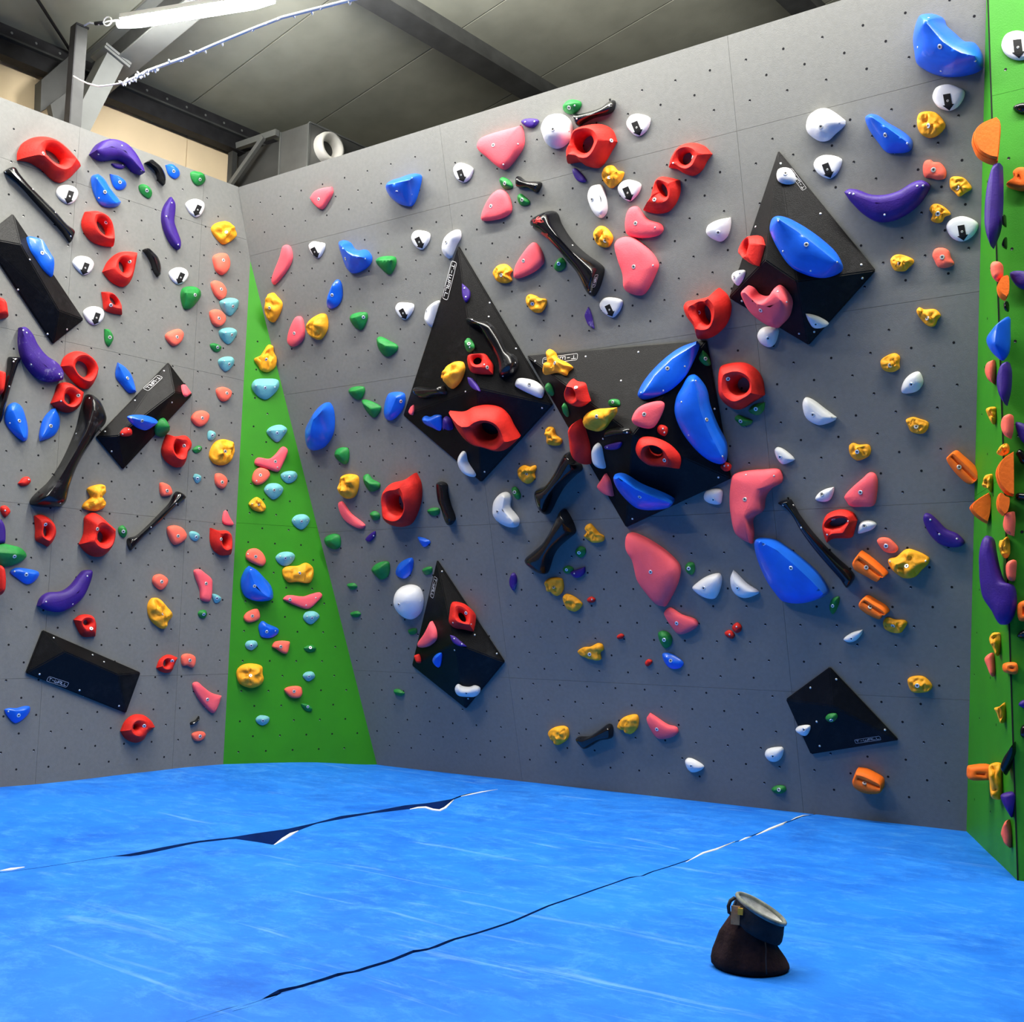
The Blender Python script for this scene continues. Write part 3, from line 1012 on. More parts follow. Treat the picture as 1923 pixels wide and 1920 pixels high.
    if 'b' in op:
        for k, t in enumerate(op['b'].split('_')):
            q, nn, _, _ = cast(*crop_px(c, t))
            if q is None: continue
            main = mainbolt and k == 0
            if nn.z < 0.25: nn = (nn + Vector((0, 0, 0.6))).normalized()
            R = nn.to_track_quat('Z', 'Y').to_matrix().to_4x4()
            R.translation = q - nn * 0.0006
            if main and Wd < 0.055: R = R @ Matrix.Scale(max(.5, Wd / 0.055), 4)
            link('bolt' if main else 'screw', BOLT if main else SCREW, o, R @ Matrix.Scale(.86, 4))
    if 'a' in op:
        # black arrow printed on the face, laid on the surface, with the bolt through its shaft
        ax, ay, bx_, by = (float(t) for t in op['a'].split(','))
        k = CROPS[c][2]
        pa, pb = Vector(crop_px(c, f'{ax},{ay}')), Vector(crop_px(c, f'{bx_},{by}'))
        d = pb - pa
        ln = d.length
        d /= ln
        m_ = Vector((-d.y, d.x))
        sw, hw = ln * 0.225, ln * 0.36
        head = 0.66
        def strip(t, w, cnt=5):
            return [pa + d * (ln * t) + m_ * (w * (2 * j / (cnt - 1) - 1)) for j in range(cnt)]
        rows_ = [strip(t, sw) for t in (0, .17, .34, .5, head)] 
        rows2 = [strip(head, hw), strip(.78, hw * .66), strip(.90, hw * .30), strip(1.0, hw * 0.02)]
        av, af = [], []
        for rws in (rows_, rows2):
            b0 = len(av)
            for rw in rws:
                for q in rw:
                    l_, nn, _, _ = cast(q.x, q.y)
                    if l_ is None:
                        l_, nn, _, _ = tree.find_nearest(inv @ hit(q.x, q.y, origin + n * h, n))
                    av.append(l_ + nn * 0.0014)
            for i in range(len(rws) - 1):
                for j in range(4):
                    q0 = b0 + i * 5 + j
                    af.append((q0, q0 + 1, q0 + 6, q0 + 5))
        am = mesh('arrow', av, af, [M['ink']])
        bm = bmesh.new(); bm.from_mesh(am)
        for f in bm.faces:
            if f.normal.z < 0: f.normal_flip()
        bm.to_mesh(am); bm.free()
        ao = link('arrow', am, o)
        ao['label'] = 'black downward arrow print'
        mid = pa + d * ln * 0.42
        q, nn, _, _ = cast(mid.x, mid.y)
        if q is not None:
            R = nn.to_track_quat('Z', 'Y').to_matrix().to_4x4()
            R.translation = q + nn * 0.001
            link('bolt', BOLT, o, R @ Matrix.Scale(0.42, 4))
    return o, tree, cast


# one line per hold: kind | crop frame | outline | options | label
HOLD_DATA = '''
rj|A|120,1155* 125,1090 170,1020 270,985 370,1000 470,1075 582,1205* 545,1245 500,1290 440,1320 380,1300 300,1225 210,1170|o=398,1122,82,42,38 b=313,1107|large red eye-shaped jug, topmost on the left wall
rj|A|610,1525* 700,1522 770,1560 810,1640 826,1782* 750,1775 660,1740 600,1670 585,1600|o=742,1640,66,34,60 b=765,1605|red pocket jug beside the lower end of the thin diagonal black bar
rj|B|735,118* 775,40 850,-20 930,-28 990,-20* 975,70 945,180 890,228 800,190|o=888,78,30,46,0 b=935,45|red jug between two white arrow holds, left of the short black curved bar
vi|A|640,1110* 700,1030 800,1003 900,1035 970,1100 1020,1190 1044,1265* 985,1245 910,1175 840,1150 740,1160 680,1140|r=690,1085_800,1060_900,1090_960,1160_1020,1235 b=710,1113_1020,1230_880,1050 h=.09|violet arched crescent touching the top edge of the left wall
vi|A|800,1178 850,1180 903,1196 885,1220 830,1210|b=828,1173_885,1190|tiny violet hold tucked under the violet arched crescent
bk|A|1037,1175* 1085,1150 1110,1165 1160,1205 1195,1270 1190,1340* 1150,1310 1120,1230 1080,1195|r=1075,1170_1130,1215_1175,1300|short curved black bar between violet arch and blue hold at the top
bl|A|1190,1190* 1240,1183 1290,1225 1297,1265 1262,1292 1215,1260|b=1253,1235|small blue hold right of the topmost short curved black bar
gr|A|1370,1245 1405,1235 1465,1255 1482,1300 1455,1335 1415,1340 1380,1300|b=1443,1295|green hold nearest the top corner of the left wall
bk|A|25,1235 60,1205 105,1205 130,1245 200,1330 300,1430 400,1530 480,1620 540,1665 530,1720 512,1753 490,1725 450,1670 350,1560 230,1430 120,1305 70,1265|r=65,1230_300,1465_515,1695 b=238,1365_400,1533_510,1705_40,1240|long thin diagonal black bone bar at upper left
st|A|402,1380 425,1340 490,1333 545,1355 563,1395 545,1445 500,1475 450,1455 415,1420|a=515,1378,485,1468|white arrow hold just under the topmost red jug
bl|A|655,1270 700,1255* 745,1290 790,1360 873,1460* 850,1490 780,1500 720,1480 680,1420 655,1340|r=690,1290_760,1385_830,1465 b=757,1385_713,1428|larger shiny blue sloping hold beneath the violet arch
bl|A|790,1255* 850,1270 905,1310 912,1345 885,1372 840,1370 810,1330|b=865,1315|small blue teardrop hold right beside the larger shiny blue one
gr|A|998,1340 1030,1328 1080,1355 1097,1400 1075,1433 1035,1415 1005,1380|b=1060,1375|small green hold left of the upright violet crescent
vi|A|1225,1420* 1260,1470 1262,1540 1255,1610 1280,1680 1305,1750 1295,1805* 1240,1770 1190,1690 1160,1600 1160,1530 1185,1470|r=1225,1460_1210,1570_1240,1680_1290,1775 b=1240,1463_1285,1765_1200,1560|upright violet crescent on the upper left wall
st|A|1335,1470 1370,1440 1420,1435 1470,1460 1475,1500 1450,1550 1415,1568 1375,1545 1350,1510|a=1440,1482,1405,1557|white arrow hold right of the upright violet crescent
ye|A|1520,1635 1560,1600 1640,1595 1690,1640 1708,1700 1665,1745 1610,1765 1560,1720 1525,1670|b=1632,1675|ribbed yellow rock hold near the top corner of the left wall
co|A|1530,1850 1570,1825 1630,1830 1660,1880 1655,1940 1610,1985 1560,1960 1535,1900|b=1612,1877|round salmon hold directly under the ribbed yellow rock
bl|A|190,1705 240,1735 300,1790 345,1850 375,1920 390,2000* 330,1950 270,1870 220,1800|b=305,1825 h=.07|glossy blue hold on the edge of the topmost black wedge volume
st|B|520,45 545,10 595,3 650,20 677,60 655,115 605,142 560,110 530,75|a=628,55,597,138|white arrow hold left of the red jug, above the end of the black wedge
bk|A|1025,1800 1060,1790 1090,1810 1140,1860 1162,1930 1155,1990 1138,2000* 1110,1960 1085,1890 1050,1830|r=1055,1800_1110,1860_1140,1960|short curved black bar below the upright violet crescent
st|B|1215,125 1250,92 1300,85 1345,105 1358,145 1330,190 1285,210 1240,180|a=1318,127,1283,203|white arrow hold above the biggest green hold of the left wall
gr|B|1300,270 1320,230 1390,222 1440,245 1450,290 1420,340 1375,385 1330,392 1308,340|r=1330,270_1410,280 b=1408,285|biggest green hold of the left wall
co|B|1517,200 1545,180 1600,200 1635,250 1628,300 1590,320 1545,280|b=1597,243|salmon hold touching the uppermost teal hold from above
te|B|1580,335 1610,310 1680,305 1722,325 1718,375 1680,425 1655,435 1615,405|r=1620,345_1690,340 b=1680,367_1620,343|uppermost teal hold beside the tip of the green wedge
co|B|1507,410 1540,388 1590,400 1630,445 1615,495 1570,517 1530,490|b=1580,453|salmon hold between the two upper teal holds of the left wall
te|B|1575,550 1600,525 1670,520 1710,545 1700,590 1650,640 1605,610|r=1610,560_1680,555 b=1672,573_1628,555|second teal hold down beside the green wedge
gr|B|1512,640 1545,632 1597,660 1585,690 1550,697 1520,670|b=1570,662|small dark green hold between two teal holds of the left wall
te|B|1570,755 1610,728 1670,728 1690,755 1675,800 1625,838 1585,800|r=1600,760_1665,758 b=1653,785_1618,760|third teal hold down beside the green wedge
co|B|1188,580 1215,550 1290,530 1325,560 1310,620 1255,655 1215,630|b=1278,588|salmon hold alone below the biggest green hold
gr|B|750,530* 785,535 818,590 805,630 782,658 755,620|b=793,590|narrow upright green hold under the small red jug of the left wall
rj|B|728,262* 790,265 840,310 870,370 880,430* 800,415 750,390 740,330|o=818,325,38,20,50 b=800,358|small red jug touching a white arrow hold
st|B|597,408 630,375 685,367 735,385 752,425 730,475 680,503 630,475|a=708,415,680,497|lowest white arrow hold of the left wall
rs|B|-60,300 0,305 40,350 60,450* -10,460 -60,440|h=.08|red hold cut by the photo edge under the topmost black wedge
vi|B|130,515* 170,515 225,565 265,640 330,720 420,780 460,850 455,905* 370,915 290,895 210,830 150,740 125,630|r=160,560_230,690_320,800_430,870 b=168,540_193,557_428,857_440,878_225,787 f=c|chalky violet crescent beside two touching red jugs
bk|B|60,735 90,730 150,740 130,790 110,850 75,960 40,1080 0,1220 -60,1220 -20,1100 20,960 50,820|r=105,755_60,900_0,1100 b=98,765_68,945|upright black bone bar at the left photo edge
rs|B|-60,830 0,830 40,850 30,950 0,1020 -60,1020|h=.09|red hold behind the upright black bone bar
rj|B|433,800* 460,730 530,690 610,700 680,760 710,825* 690,900 640,965 570,945 500,880|o=602,815,58,62,0 b=560,778|upper one of two touching red ring jugs
rj|B|362,1065* 395,985 420,920 490,915 550,950 604,985* 588,1060 550,1110 490,1135 410,1110|o=500,1030,36,42,0 b=565,1010_440,1050|lower one of two touching red ring jugs
bl|B|30,1170 50,1090 100,1060 150,1085 180,1150 203,1250 195,1330 170,1342* 110,1300 50,1230|r=90,1120_130,1210_165,1310 b=140,1193_70,1210|left blue hold of a pair by the big black bone macro
bl|B|280,1290 310,1180 370,1110 400,1100* 430,1160 432,1230 400,1290 340,1325 285,1340*|r=390,1130_360,1220_300,1310 b=367,1230|right blue hold of a pair by the big black bone macro
bl|B|830,840 845,772* 900,805 945,860 970,930 983,990* 930,995 870,930 835,885|r=855,800_900,880_965,970 b=920,885|blue hold leaning on the tilted wedge volume with lettering
bk|B|630,1000 665,1000 720,1050 768,1170 760,1220 690,1290 640,1370 580,1460 530,1560 490,1680 470,1780 440,1810 350,1820 220,1800 212,1770 250,1720 350,1630 440,1500 510,1360 570,1210 600,1080|r=670,1120_610,1280_490,1490_350,1730 b=645,1030_550,1285_410,1537_235,1730_435,1787 h=.13 f=c|big glossy black bone macro in the middle of the left wall
ye|B|625,1680 690,1650 750,1650 765,1700 735,1745 765,1790 755,1820 680,1845 590,1820 600,1785 650,1740||lumpy yellow rock below the big black bone macro
rs|B|127,1645* 165,1600 205,1595 222,1630 195,1660 150,1665|b=208,1617|tiny red hold left of the big black bone macro's foot
co|B|1147,1640 1175,1637 1225,1665 1243,1720 1215,1740 1160,1735|b=1207,1697|salmon hold above the thin black bar of the lower left wall
bk|B|1270,1702 1310,1710 1342,1745 1310,1770 1250,1820 1150,1920 1050,2010 985,2075 950,2120 932,2128 912,2070 920,2040 980,2020 1050,1960 1150,1860 1225,1780|r=1305,1738_1120,1915_940,2080 b=1272,1790_1090,1960|thin diagonal black bar on the lower left wall
te|B|1390,1600* 1405,1575 1450,1590 1452,1620 1420,1643|b=1425,1610|tiny teal hold above the upper end of the thin black bar
co|B|1545,1575 1590,1570 1640,1610 1635,1660 1600,1683 1550,1650|b=1603,1635|salmon hold below the creased round yellow hold
pk|C|1605,10 1625,-5 1650,40 1685,95 1670,105 1600,85||small pink sliver at the edge of the green wedge
te|B|1493,1275 1515,1262 1555,1280 1557,1310 1525,1335 1495,1325|b=1533,1298|tiny teal hold just above the creased round yellow hold
gr|B|1385,1400 1430,1370 1457,1385 1450,1410 1410,1427|b=1437,1392|small green hold between a red jug and the creased yellow hold
ye|B|1505,1440 1545,1350 1610,1325 1680,1350 1692,1400 1670,1480 1610,1515 1540,1500|b=1625,1413|creased round yellow hold beside the green wedge
rj|B|1160,1390 1195,1290* 1260,1305 1340,1300 1383,1350 1375,1400 1345,1430 1320,1520 1270,1530 1200,1490 1165,1440|o=1275,1392,24,46,0 b=1328,1373|red ring jug under the lettered tilted wedge volume
bl|B|915,1165 960,1148 1070,1155 1137,1193 1085,1240 1040,1262 960,1225|b=1025,1193_945,1175 h=.06|glossy blue hold on the lettered tilted wedge volume
rs|B|865,1275 905,1240 953,1250 950,1300 870,1305|b=928,1255_883,1288|tiny red hold on the lettered tilted wedge volume
gr|B|1115,1230 1160,1180 1195,1170* 1222,1210 1215,1270 1170,1310 1115,1290||green hold on the lower edge of the lettered tilted wedge
pk|B|1305,930 1325,930 1378,1000* 1340,1022 1320,1000||small pink hold at the right corner of the lettered wedge
co|B|1555,965 1610,948 1672,980 1660,1030 1615,1055 1575,1030|b=1637,993|salmon hold below the third teal hold of the left wall
co|B|1375,1170 1410,1125 1470,1118 1510,1150 1490,1210 1440,1235 1395,1210|b=1460,1173|round salmon hold right of the lettered tilted wedge volume
rs|B|0,1810 40,1803 75,1845 50,1880 30,1890 0,1850|b=37,1840|tiny red hold at the left photo edge above a D-shaped red jug
rj|C|243,35* 290,25 350,50 395,100 405,160 380,220 343,258* 300,235 255,210 252,130|o=333,148,20,38,0 b=328,97|D-shaped red jug left of a taller red jug
rj|C|610,45 660,12 710,25 770,75 833,125* 830,200 800,280 750,325 690,332 620,300 565,240* 600,170 608,100|o=740,185,40,44,0 b=703,130|tall red ring jug below the lumpy yellow rock
gr|C|850,120 885,103 917,145 905,185 885,193 855,165|b=890,148|small green hold between the tall red jug and thin black bar
co|C|1200,120 1250,103 1310,120 1348,170 1340,205 1260,245 1215,190|b=1285,180|salmon hold right of the thin black bar's lower end
te|C|1362,155 1390,145 1437,165 1440,195 1410,217 1370,195|b=1415,188|tiny teal hold left of the red jug at the wedge edge
rj|C|1510,122* 1570,140 1650,145 1675,200 1672,318* 1600,322 1540,285 1510,220|o=1617,215,18,40,0 b=1595,203|red jug butting against the edge of the green wedge
vi|C|-40,50 0,60 35,120 40,190 35,235* -40,230||violet hold cut by the left photo edge above a green hold
gr|C|-60,270 0,235 70,245 150,270 192,325 150,370 60,405 -60,400|r=-20,300_120,310 b=105,328|long green hold at the left photo edge
rs|C|-60,390 0,385 40,440 40,540 0,615 -60,610|h=.09|red hold at the left photo edge beneath the long green hold
bl|C|70,440 110,408 200,415 275,435 283,465 240,515 190,528 130,490|b=190,460_105,437|blue hold under the long green hold
vi|C|660,425* 668,440 655,510 610,610 540,680 440,730 340,720 262,685* 285,630 340,590 440,580 510,540 570,470 610,430|r=640,460_560,590_440,650_300,665 b=630,470_333,655_525,672|violet smile-shaped crescent above the bare black wedge volume
co|C|1095,505 1110,465 1160,455 1213,490 1205,535 1165,568 1115,540|b=1167,510|salmon hold above a long yellow rock on the lower left wall
pk|C|1395,430 1430,418 1470,445 1525,490 1532,530 1515,655 1450,645 1440,570 1410,490|b=1487,523|tall pink hold with a tiny teal hold at its foot
te|C|1525,600 1550,597 1595,625 1585,655 1550,665|b=1565,630|tiny teal hold touching a tall pink hold
gr|C|1425,735 1445,712 1480,712 1493,745 1475,775 1440,770|b=1470,745|small green hold under the tall pink and teal pair
ye|C|1060,680 1090,625 1140,625 1200,680 1245,750 1210,800 1185,850 1130,830 1075,770|b=1175,740|long yellow rock on the lower left wall
rj|C|527,785* 570,752 630,745 675,765 695,830 688,908* 600,910 565,870|o=625,805,24,20,0 b=658,848|small red jug directly above the bare black wedge volume
rj|C|1125,1130* 1150,1070 1210,1035 1280,1058* 1255,1110 1235,1155 1200,1168 1150,1155|o=1195,1098,17,25,0 b=1242,1082|small red jug with a salmon hold right next to it
co|C|1303,1045 1350,1028 1410,1050 1412,1100 1390,1130 1350,1115 1310,1115|b=1370,1077|salmon hold right next to a small red jug
pk|C|1385,1245 1415,1232 1450,1260 1520,1310 1597,1332* 1575,1400 1540,1458 1500,1435 1440,1370 1395,1295|b=1497,1360|pink wing-shaped hold low beside the green wedge
bl|C|30,1435 60,1420 120,1420 180,1405 218,1410 215,1450 170,1500 110,1530 60,1490|b=135,1475_60,1448|lowest blue hold of the left wall
rj|C|865,1585* 900,1510 960,1465 1030,1465 1090,1510 1117,1555* 1060,1600 1030,1650 970,1672 900,1640|o=980,1558,18,22,0 b=1040,1550|lowest red jug of the left wall, below the bare black wedge
bk|C|1368,1530 1380,1520 1410,1510 1438,1478* 1440,1505 1400,1535 1375,1545||tiny black hold low on the left wall
co|C|1380,1610 1420,1588 1470,1592 1483,1620 1450,1662 1400,1660|b=1443,1625|lowest salmon hold of the left wall
pk|D|298,1785 320,1765 400,1775 450,1740 500,1685 535,1700 540,1730 500,1820 470,1868 400,1850 300,1815|b=450,1793_465,1835|pink boomerang hold on the green wedge
co|E|233,75 245,20 280,-5 330,10 343,45 300,90 260,100|b=285,40_262,75|salmon hold touching the pink boomerang on the green wedge
te|D|277,1255 300,1205 380,1195 470,1205 478,1255 440,1310 380,1348 320,1320|r=310,1245_445,1245 b=377,1262_310,1247_447,1258|largest teal hold, topmost on the green wedge
te|D|385,1575 420,1540 490,1528 535,1560 510,1610 462,1655 410,1615|r=420,1570_500,1568 b=463,1588_410,1572_510,1575|teal hold above the pink boomerang on the green wedge
te|E|405,35 435,15 490,15 508,40 490,75 450,90 415,65|b=460,53_430,48_490,48|teal hold at the right of the pink boomerang
te|E|305,125 330,90 390,88 423,120 400,165 362,187 325,160|b=368,130_328,128_403,130|teal hold above the small yellow rock on the green wedge
ye|E|213,210 260,172 300,200 318,240 300,262 250,255 225,235|b=273,215_235,212|small yellow rock on the green wedge
te|E|472,310 500,278 555,275 582,305 560,350 530,368 490,345|b=533,318_490,312_567,315|teal hold by the right edge of the green wedge, mid-height
co|E|195,515 215,485 260,480 300,510 318,560 295,588 240,570 200,545|b=257,530_210,515|salmon hold just above the big blue hold on the green wedge
te|E|375,530 410,500 470,500 493,525 470,570 430,587 390,565|b=435,540_403,528_467,538|teal hold touching the top of the peanut-shaped yellow rock
bl|E|165,680 190,610 215,585* 260,610 300,650 350,710 362,780 330,800 250,800 185,765|r=220,620_260,720_330,775 b=250,708_228,608 h=.1|big blue hold at the left edge of the green wedge
ye|E|415,610 440,590 510,585 560,567 600,595 605,650 580,690 510,685 450,685 420,650|b=520,630|peanut-shaped yellow rock on the green wedge
pk|E|420,785 450,762 540,770 590,755 640,745 657,765 630,800 575,845 520,835 440,800|b=463,788_618,778_560,822|pink smile-shaped hold on the green wedge
co|E|183,890 210,860 265,843 283,870 280,905 220,927 190,915|b=237,887|salmon hold just below the big blue hold on the green wedge
bl|E|272,945 295,917 330,935 395,965 392,995 350,1020 290,1015 275,980|b=323,982_375,977|small blue hold on the green wedge
te|E|540,890 560,860 610,857 640,885 610,925 585,937 555,920|b=595,900_565,890_625,890|teal hold under the pink smile on the green wedge
te|E|192,1055 210,1033 255,1033 268,1060 240,1090 225,1093 200,1080|b=230,1065|teal hold left of the salmon boot-shaped hold
co|E|353,1070 375,1035 460,1035 462,1060 445,1115 415,1110 380,1085|b=408,1072|salmon boot-shaped hold on the green wedge
gr|E|545,1080 590,1060 620,1080 610,1100 570,1105|b=585,1077|upper dark green hold on the green wedge
ye|E|140,1215 175,1180 240,1172 295,1190 298,1235 305,1270 280,1305 225,1320 165,1300 145,1270|b=225,1245|square yellow rock low on the green wedge
te|E|538,1245 560,1220 600,1220 613,1250 580,1280 560,1275|b=577,1252|teal hold between the two dark green holds on the green wedge
co|E|427,1325 460,1307 525,1308 537,1350 520,1380 470,1382 435,1350|b=487,1340|lowest salmon hold on the green wedge
gr|E|527,1412 570,1415 597,1440 590,1462 555,1455|b=570,1433|lower dark green hold on the green wedge
te|E|255,1505 285,1483 340,1495 335,1525 300,1545 265,1530|b=300,1517|lowest teal hold of the green wedge
ye|D|295,1055 340,1030 370,990 400,950 435,960 440,1000 460,1050 455,1110 405,1150 350,1140 330,1110|b=385,1057|gear-toothed yellow rock high on the green wedge
ye|D|370,655 400,590 430,575 460,600 500,640 503,680 470,750 430,790 385,760 370,700|b=407,685|yellow rock beside the narrow tip of the green wedge
pk|D|510,240 545,230 570,260 578,330 540,410 440,518 422,495 440,430 490,310||slim pink blade-shaped hold right of the corner
st|D|690,235 720,205 770,210 813,222 805,270 765,325 720,300|a=718,252,755,322|white arrow hold between the pink blade and a blue saddle
bl|D|905,215 940,197 985,215 1015,255 1060,270 1110,265 1150,310 1148,355 1100,405 1010,437 965,400 940,340|r=940,240_1000,310_1130,325 b=955,330_1097,330 h=.11|blue saddle-shaped hold touching a green hold
gr|D|1173,345 1205,312 1315,310 1325,360 1280,445 1220,405|r=1210,345_1300,340|green hold touching the blue saddle-shaped hold
st|D|1430,180 1450,135 1500,125 1570,150 1560,210 1510,265 1460,240|a=1470,178,1510,255|white arrow hold left of the white kidney at the kite tip
wh|D|1650,240 1670,170 1740,120 1785,120 1793,170 1760,230 1720,325* 1690,330 1655,290|b=1680,210|white kidney hold at the tip of the tall black kite volume
bl|D|820,620 840,560 890,480 915,480 937,520 937,610 900,670 850,692* 820,680|b=858,593_895,505|narrow blue hold below the blue saddle
wh|D|1525,740 1540,690 1605,640 1640,632 1638,680 1610,770 1588,826 1570,825 1530,780|b=1540,705 h=.055|white hold on the left edge of the tall kite, below its lettering
st|D|1315,690 1335,650 1390,645 1453,660 1445,710 1390,770 1345,745|a=1355,695,1392,765|white arrow hold left of the white hold on the tall kite's edge
pk|D|535,910 560,820 600,750 635,745 655,780 665,880 640,930 580,965 540,945|b=585,868|pink hold touching the spiral-ribbed yellow rock
ye|D|668,820 700,770 780,725 820,735 833,790 825,850 780,915 740,915 690,880||spiral-ribbed yellow rock near the green wedge
gr|D|985,760 1010,725 1110,715 1118,760 1075,845 1020,820|b=1085,752|green hold between the narrow blue hold and an arrow hold
gr|D|1180,910 1205,892 1270,920 1337,960 1325,1000 1255,1037 1200,990||green hold alone left of the tall black kite volume
gr|D|977,1285 1000,1255 1090,1250 1098,1290 1060,1350 1010,1330||upper green hold of a touching pair beside a blue hold
gr|D|1072,1350 1110,1345 1215,1395 1205,1440 1165,1477 1110,1430||lower green hold of a touching pair beside a blue hold
bl|D|1232,1400 1260,1310 1310,1290 1380,1300 1390,1350 1370,1420 1290,1498 1240,1480|r=1325,1335_1280,1440 b=1355,1360|blue hold at the left corner of the tall black kite volume
bl|D|663,1570 700,1490 760,1410 830,1365 865,1400 880,1480 870,1590 810,1680 730,1715 680,1690|r=820,1400_740,1490_710,1600 h=.15|large blue egg-like sloper between green wedge and tall kite
gr|D|875,1740 900,1695 970,1690 985,1730 975,1800 950,1813 900,1780||green hold below the large blue egg-like sloper
ye|E|748,100 765,45 820,33 880,50 880,120 850,175 790,183 755,150||round yellow rock left of the large red shell-like jug
gr|E|902,50 930,33 960,65 1007,90 1005,120 950,140 915,100||green hold between the round yellow rock and red shell-like jug
rj|E|1012,165 1040,95 1150,65 1222,25* 1255,90 1258,180 1230,270 1180,340 1100,352 1030,325 1018,240|o=1110,215,40,58,-25 h=.14|large red shell-like jug on the middle wall
gr|E|942,275 970,255 1005,275 1003,305 965,312||small green hold at the left foot of the red shell-like jug
pk|E|752,205 775,197 830,270 917,340 905,362 860,355 790,310 760,250||thin pink streak-shaped hold under the round yellow rock
vi|E|915,425 975,375 980,400 945,440|b=965,405|small violet hold with chalk below the thin pink hold
gr|E|668,420 720,392 768,405 770,470 735,487 680,460||green hold at the right edge of the green wedge
bl|E|1230,410 1300,430 1308,445 1270,472 1240,440||tiny blue hold under the red shell-like jug
gr|E|952,605 990,565 1055,557 1065,600 1050,650 1010,668 970,635||green hold left of a blue hold above the white dome
bl|E|1100,600 1130,560 1195,535 1207,560 1190,630 1150,663 1098,640|r=1180,565_1130,610|blue hold above the white egg-shaped dome
gr|E|1257,610 1290,590 1320,592 1320,625 1280,640||small green hold at the tip of the small black kite volume
wh|E|1085,790 1105,725 1170,697 1240,715 1268,780 1255,860 1200,908 1150,895 1100,845|b=1117,818_1248,800 h=.1|white egg-shaped dome beside the small black kite volume
gr|E|805,695 850,688 868,710 840,730 815,715||upper small green foothold between green wedge and white dome
gr|E|825,870 870,857 890,875 870,895 835,890||lower small green foothold between green wedge and white dome
gr|E|1172,970 1225,960 1228,990 1185,1000||small green foothold just under the white egg-shaped dome
gr|E|1085,1330 1120,1325 1153,1350 1130,1368 1095,1355||small green foothold lowest beside the small black kite volume
bk|E|1340,90 1365,78 1405,95 1408,140 1430,220 1460,300 1440,335 1420,343 1395,300 1375,240 1350,190|r=1375,100_1390,190_1430,310|short wavy black bar right of the red shell-like jug
gr|E|1287,255 1320,235 1365,240 1360,275 1320,285||small green hold touching the short wavy black bar
gr|F|910,145 960,103 1040,115 1047,145 1010,195 960,210 915,185|b=955,163_995,147|topmost green hold of the main wall, above the white dome
bk|F|975,225 985,205 1030,210 1110,190 1200,160 1250,120 1280,107 1293,130 1275,190 1230,215 1130,240 1060,275 1020,298 995,270|r=1005,240_1120,215_1270,150 b=1010,243_1245,147|black bone bar at the very top, above a red ring jug
vi|F|610,260 640,240 720,240 740,258 710,300 670,308 630,290|b=637,265_705,262|small violet half-moon touching the topmost pink shield
wh|F|752,310 790,230 870,205 940,225 985,290 975,380 920,440 850,460 790,430 765,370|b=838,317_955,330 h=.1|white round dome near the top of the main wall
pk|F|290,455 310,390 400,350 510,320 620,292* 637,350 635,440 580,530 500,612 450,595 370,530|b=408,433_587,425_480,573|large pink shield-shaped hold near the top edge of the wall
st|F|1368,275 1400,220 1460,207 1545,235 1540,290 1510,340 1450,370 1395,330|a=1425,265,1465,362|white arrow hold right of the topmost black bone bar
rj|F|935,570* 935,510 970,440 1010,320 1090,285 1200,280 1270,320 1305,405* 1260,480 1210,560 1160,600 1080,590 1030,560|o=1070,420,62,68,0 b=1260,400 h=.12|red ring jug touching the white round dome
rj|L|62,290* 80,220 140,135 230,108 320,130 378,190* 340,240 300,310 240,348 180,335 120,300|o=182,220,45,46,0 b=232,212_92,255|red ring jug rightmost of the upper three
st|F|120,605 145,565 195,560 268,598 262,640 240,680 195,703 145,675|a=163,612,195,697|white arrow hold left below the large pink shield
gr|F|453,680 480,662 530,690 553,730 540,748 490,752 463,720|b=490,708|small green hold left of the dog-bone black bar
bk|F|568,670 585,655 640,690 740,695 762,710 740,765 715,777 660,745 575,738|r=590,695_665,718_740,730|small black dog-bone bar between two small green holds
pk|F|320,960 340,890 400,790 460,753 510,775 545,850 547,910 510,945 440,970 330,980|b=390,873|pink hold under the large pink shield
gr|F|582,800 605,782 640,805 675,840 670,862 620,872 592,850|b=615,827|small green hold beneath the dog-bone black bar
vi|F|978,610 1000,598 1050,640 1083,690 1060,703 1010,685||small violet hold below the red ring jug at the white dome
ye|F|1190,640 1215,590 1270,578 1310,615 1355,625 1345,670 1320,705 1260,745 1220,715 1200,680|b=1245,665|yellow rock touching a white arrow hold at its lower right
wh|F|1088,800 1110,735 1160,715 1195,720 1225,810 1235,890 1220,935 1185,960 1140,930 1105,870|r=1160,750_1190,820_1190,900 b=1120,823_1178,938|tall white hold left of the arrow hold under the yellow rock
st|F|1305,740 1340,695 1400,682 1478,712 1470,765 1430,815 1390,838 1330,800|a=1360,738,1400,832|white arrow hold touching a yellow rock at its upper left
rj|F|1490,905* 1540,830 1570,720 1610,660 1700,665 1757,680* 1762,760 1730,850 1670,915 1580,928|o=1632,755,25,52,-38 b=1570,825|red slot jug above the pink boot-shaped hold
pk|F|1358,960 1385,890 1440,873 1480,920 1530,970 1620,1000 1638,1045 1600,1085 1500,1103 1400,1095 1360,1060|b=1433,997_1575,1027|pink boot-shaped hold above the long pink sloper
ye|F|1130,1060 1170,1015 1220,1020 1275,1085 1272,1130 1240,1172 1170,1160 1135,1100|b=1215,1122|yellow rock left of the pink boot-shaped hold
pk|F|1282,1150 1310,1110 1380,1093 1440,1110 1550,1200 1605,1290 1590,1350 1530,1470 1480,1518 1400,1505 1355,1470 1345,1370 1310,1270|b=1420,1310_1560,1300|large long pink sloper touching the pink boot-shaped hold
bk|F|672,1000 690,965 760,925 825,905 860,925 890,1000 980,1130 1080,1220 1190,1295 1212,1330 1190,1430 1145,1520 1120,1525 1090,1490 1040,1380 960,1280 870,1180 790,1100 700,1045|r=770,980_900,1110_1020,1240_1130,1380 b=690,1020_980,1155_1108,1490 h=.13|big glossy black bone macro with red worn spots, upper middle
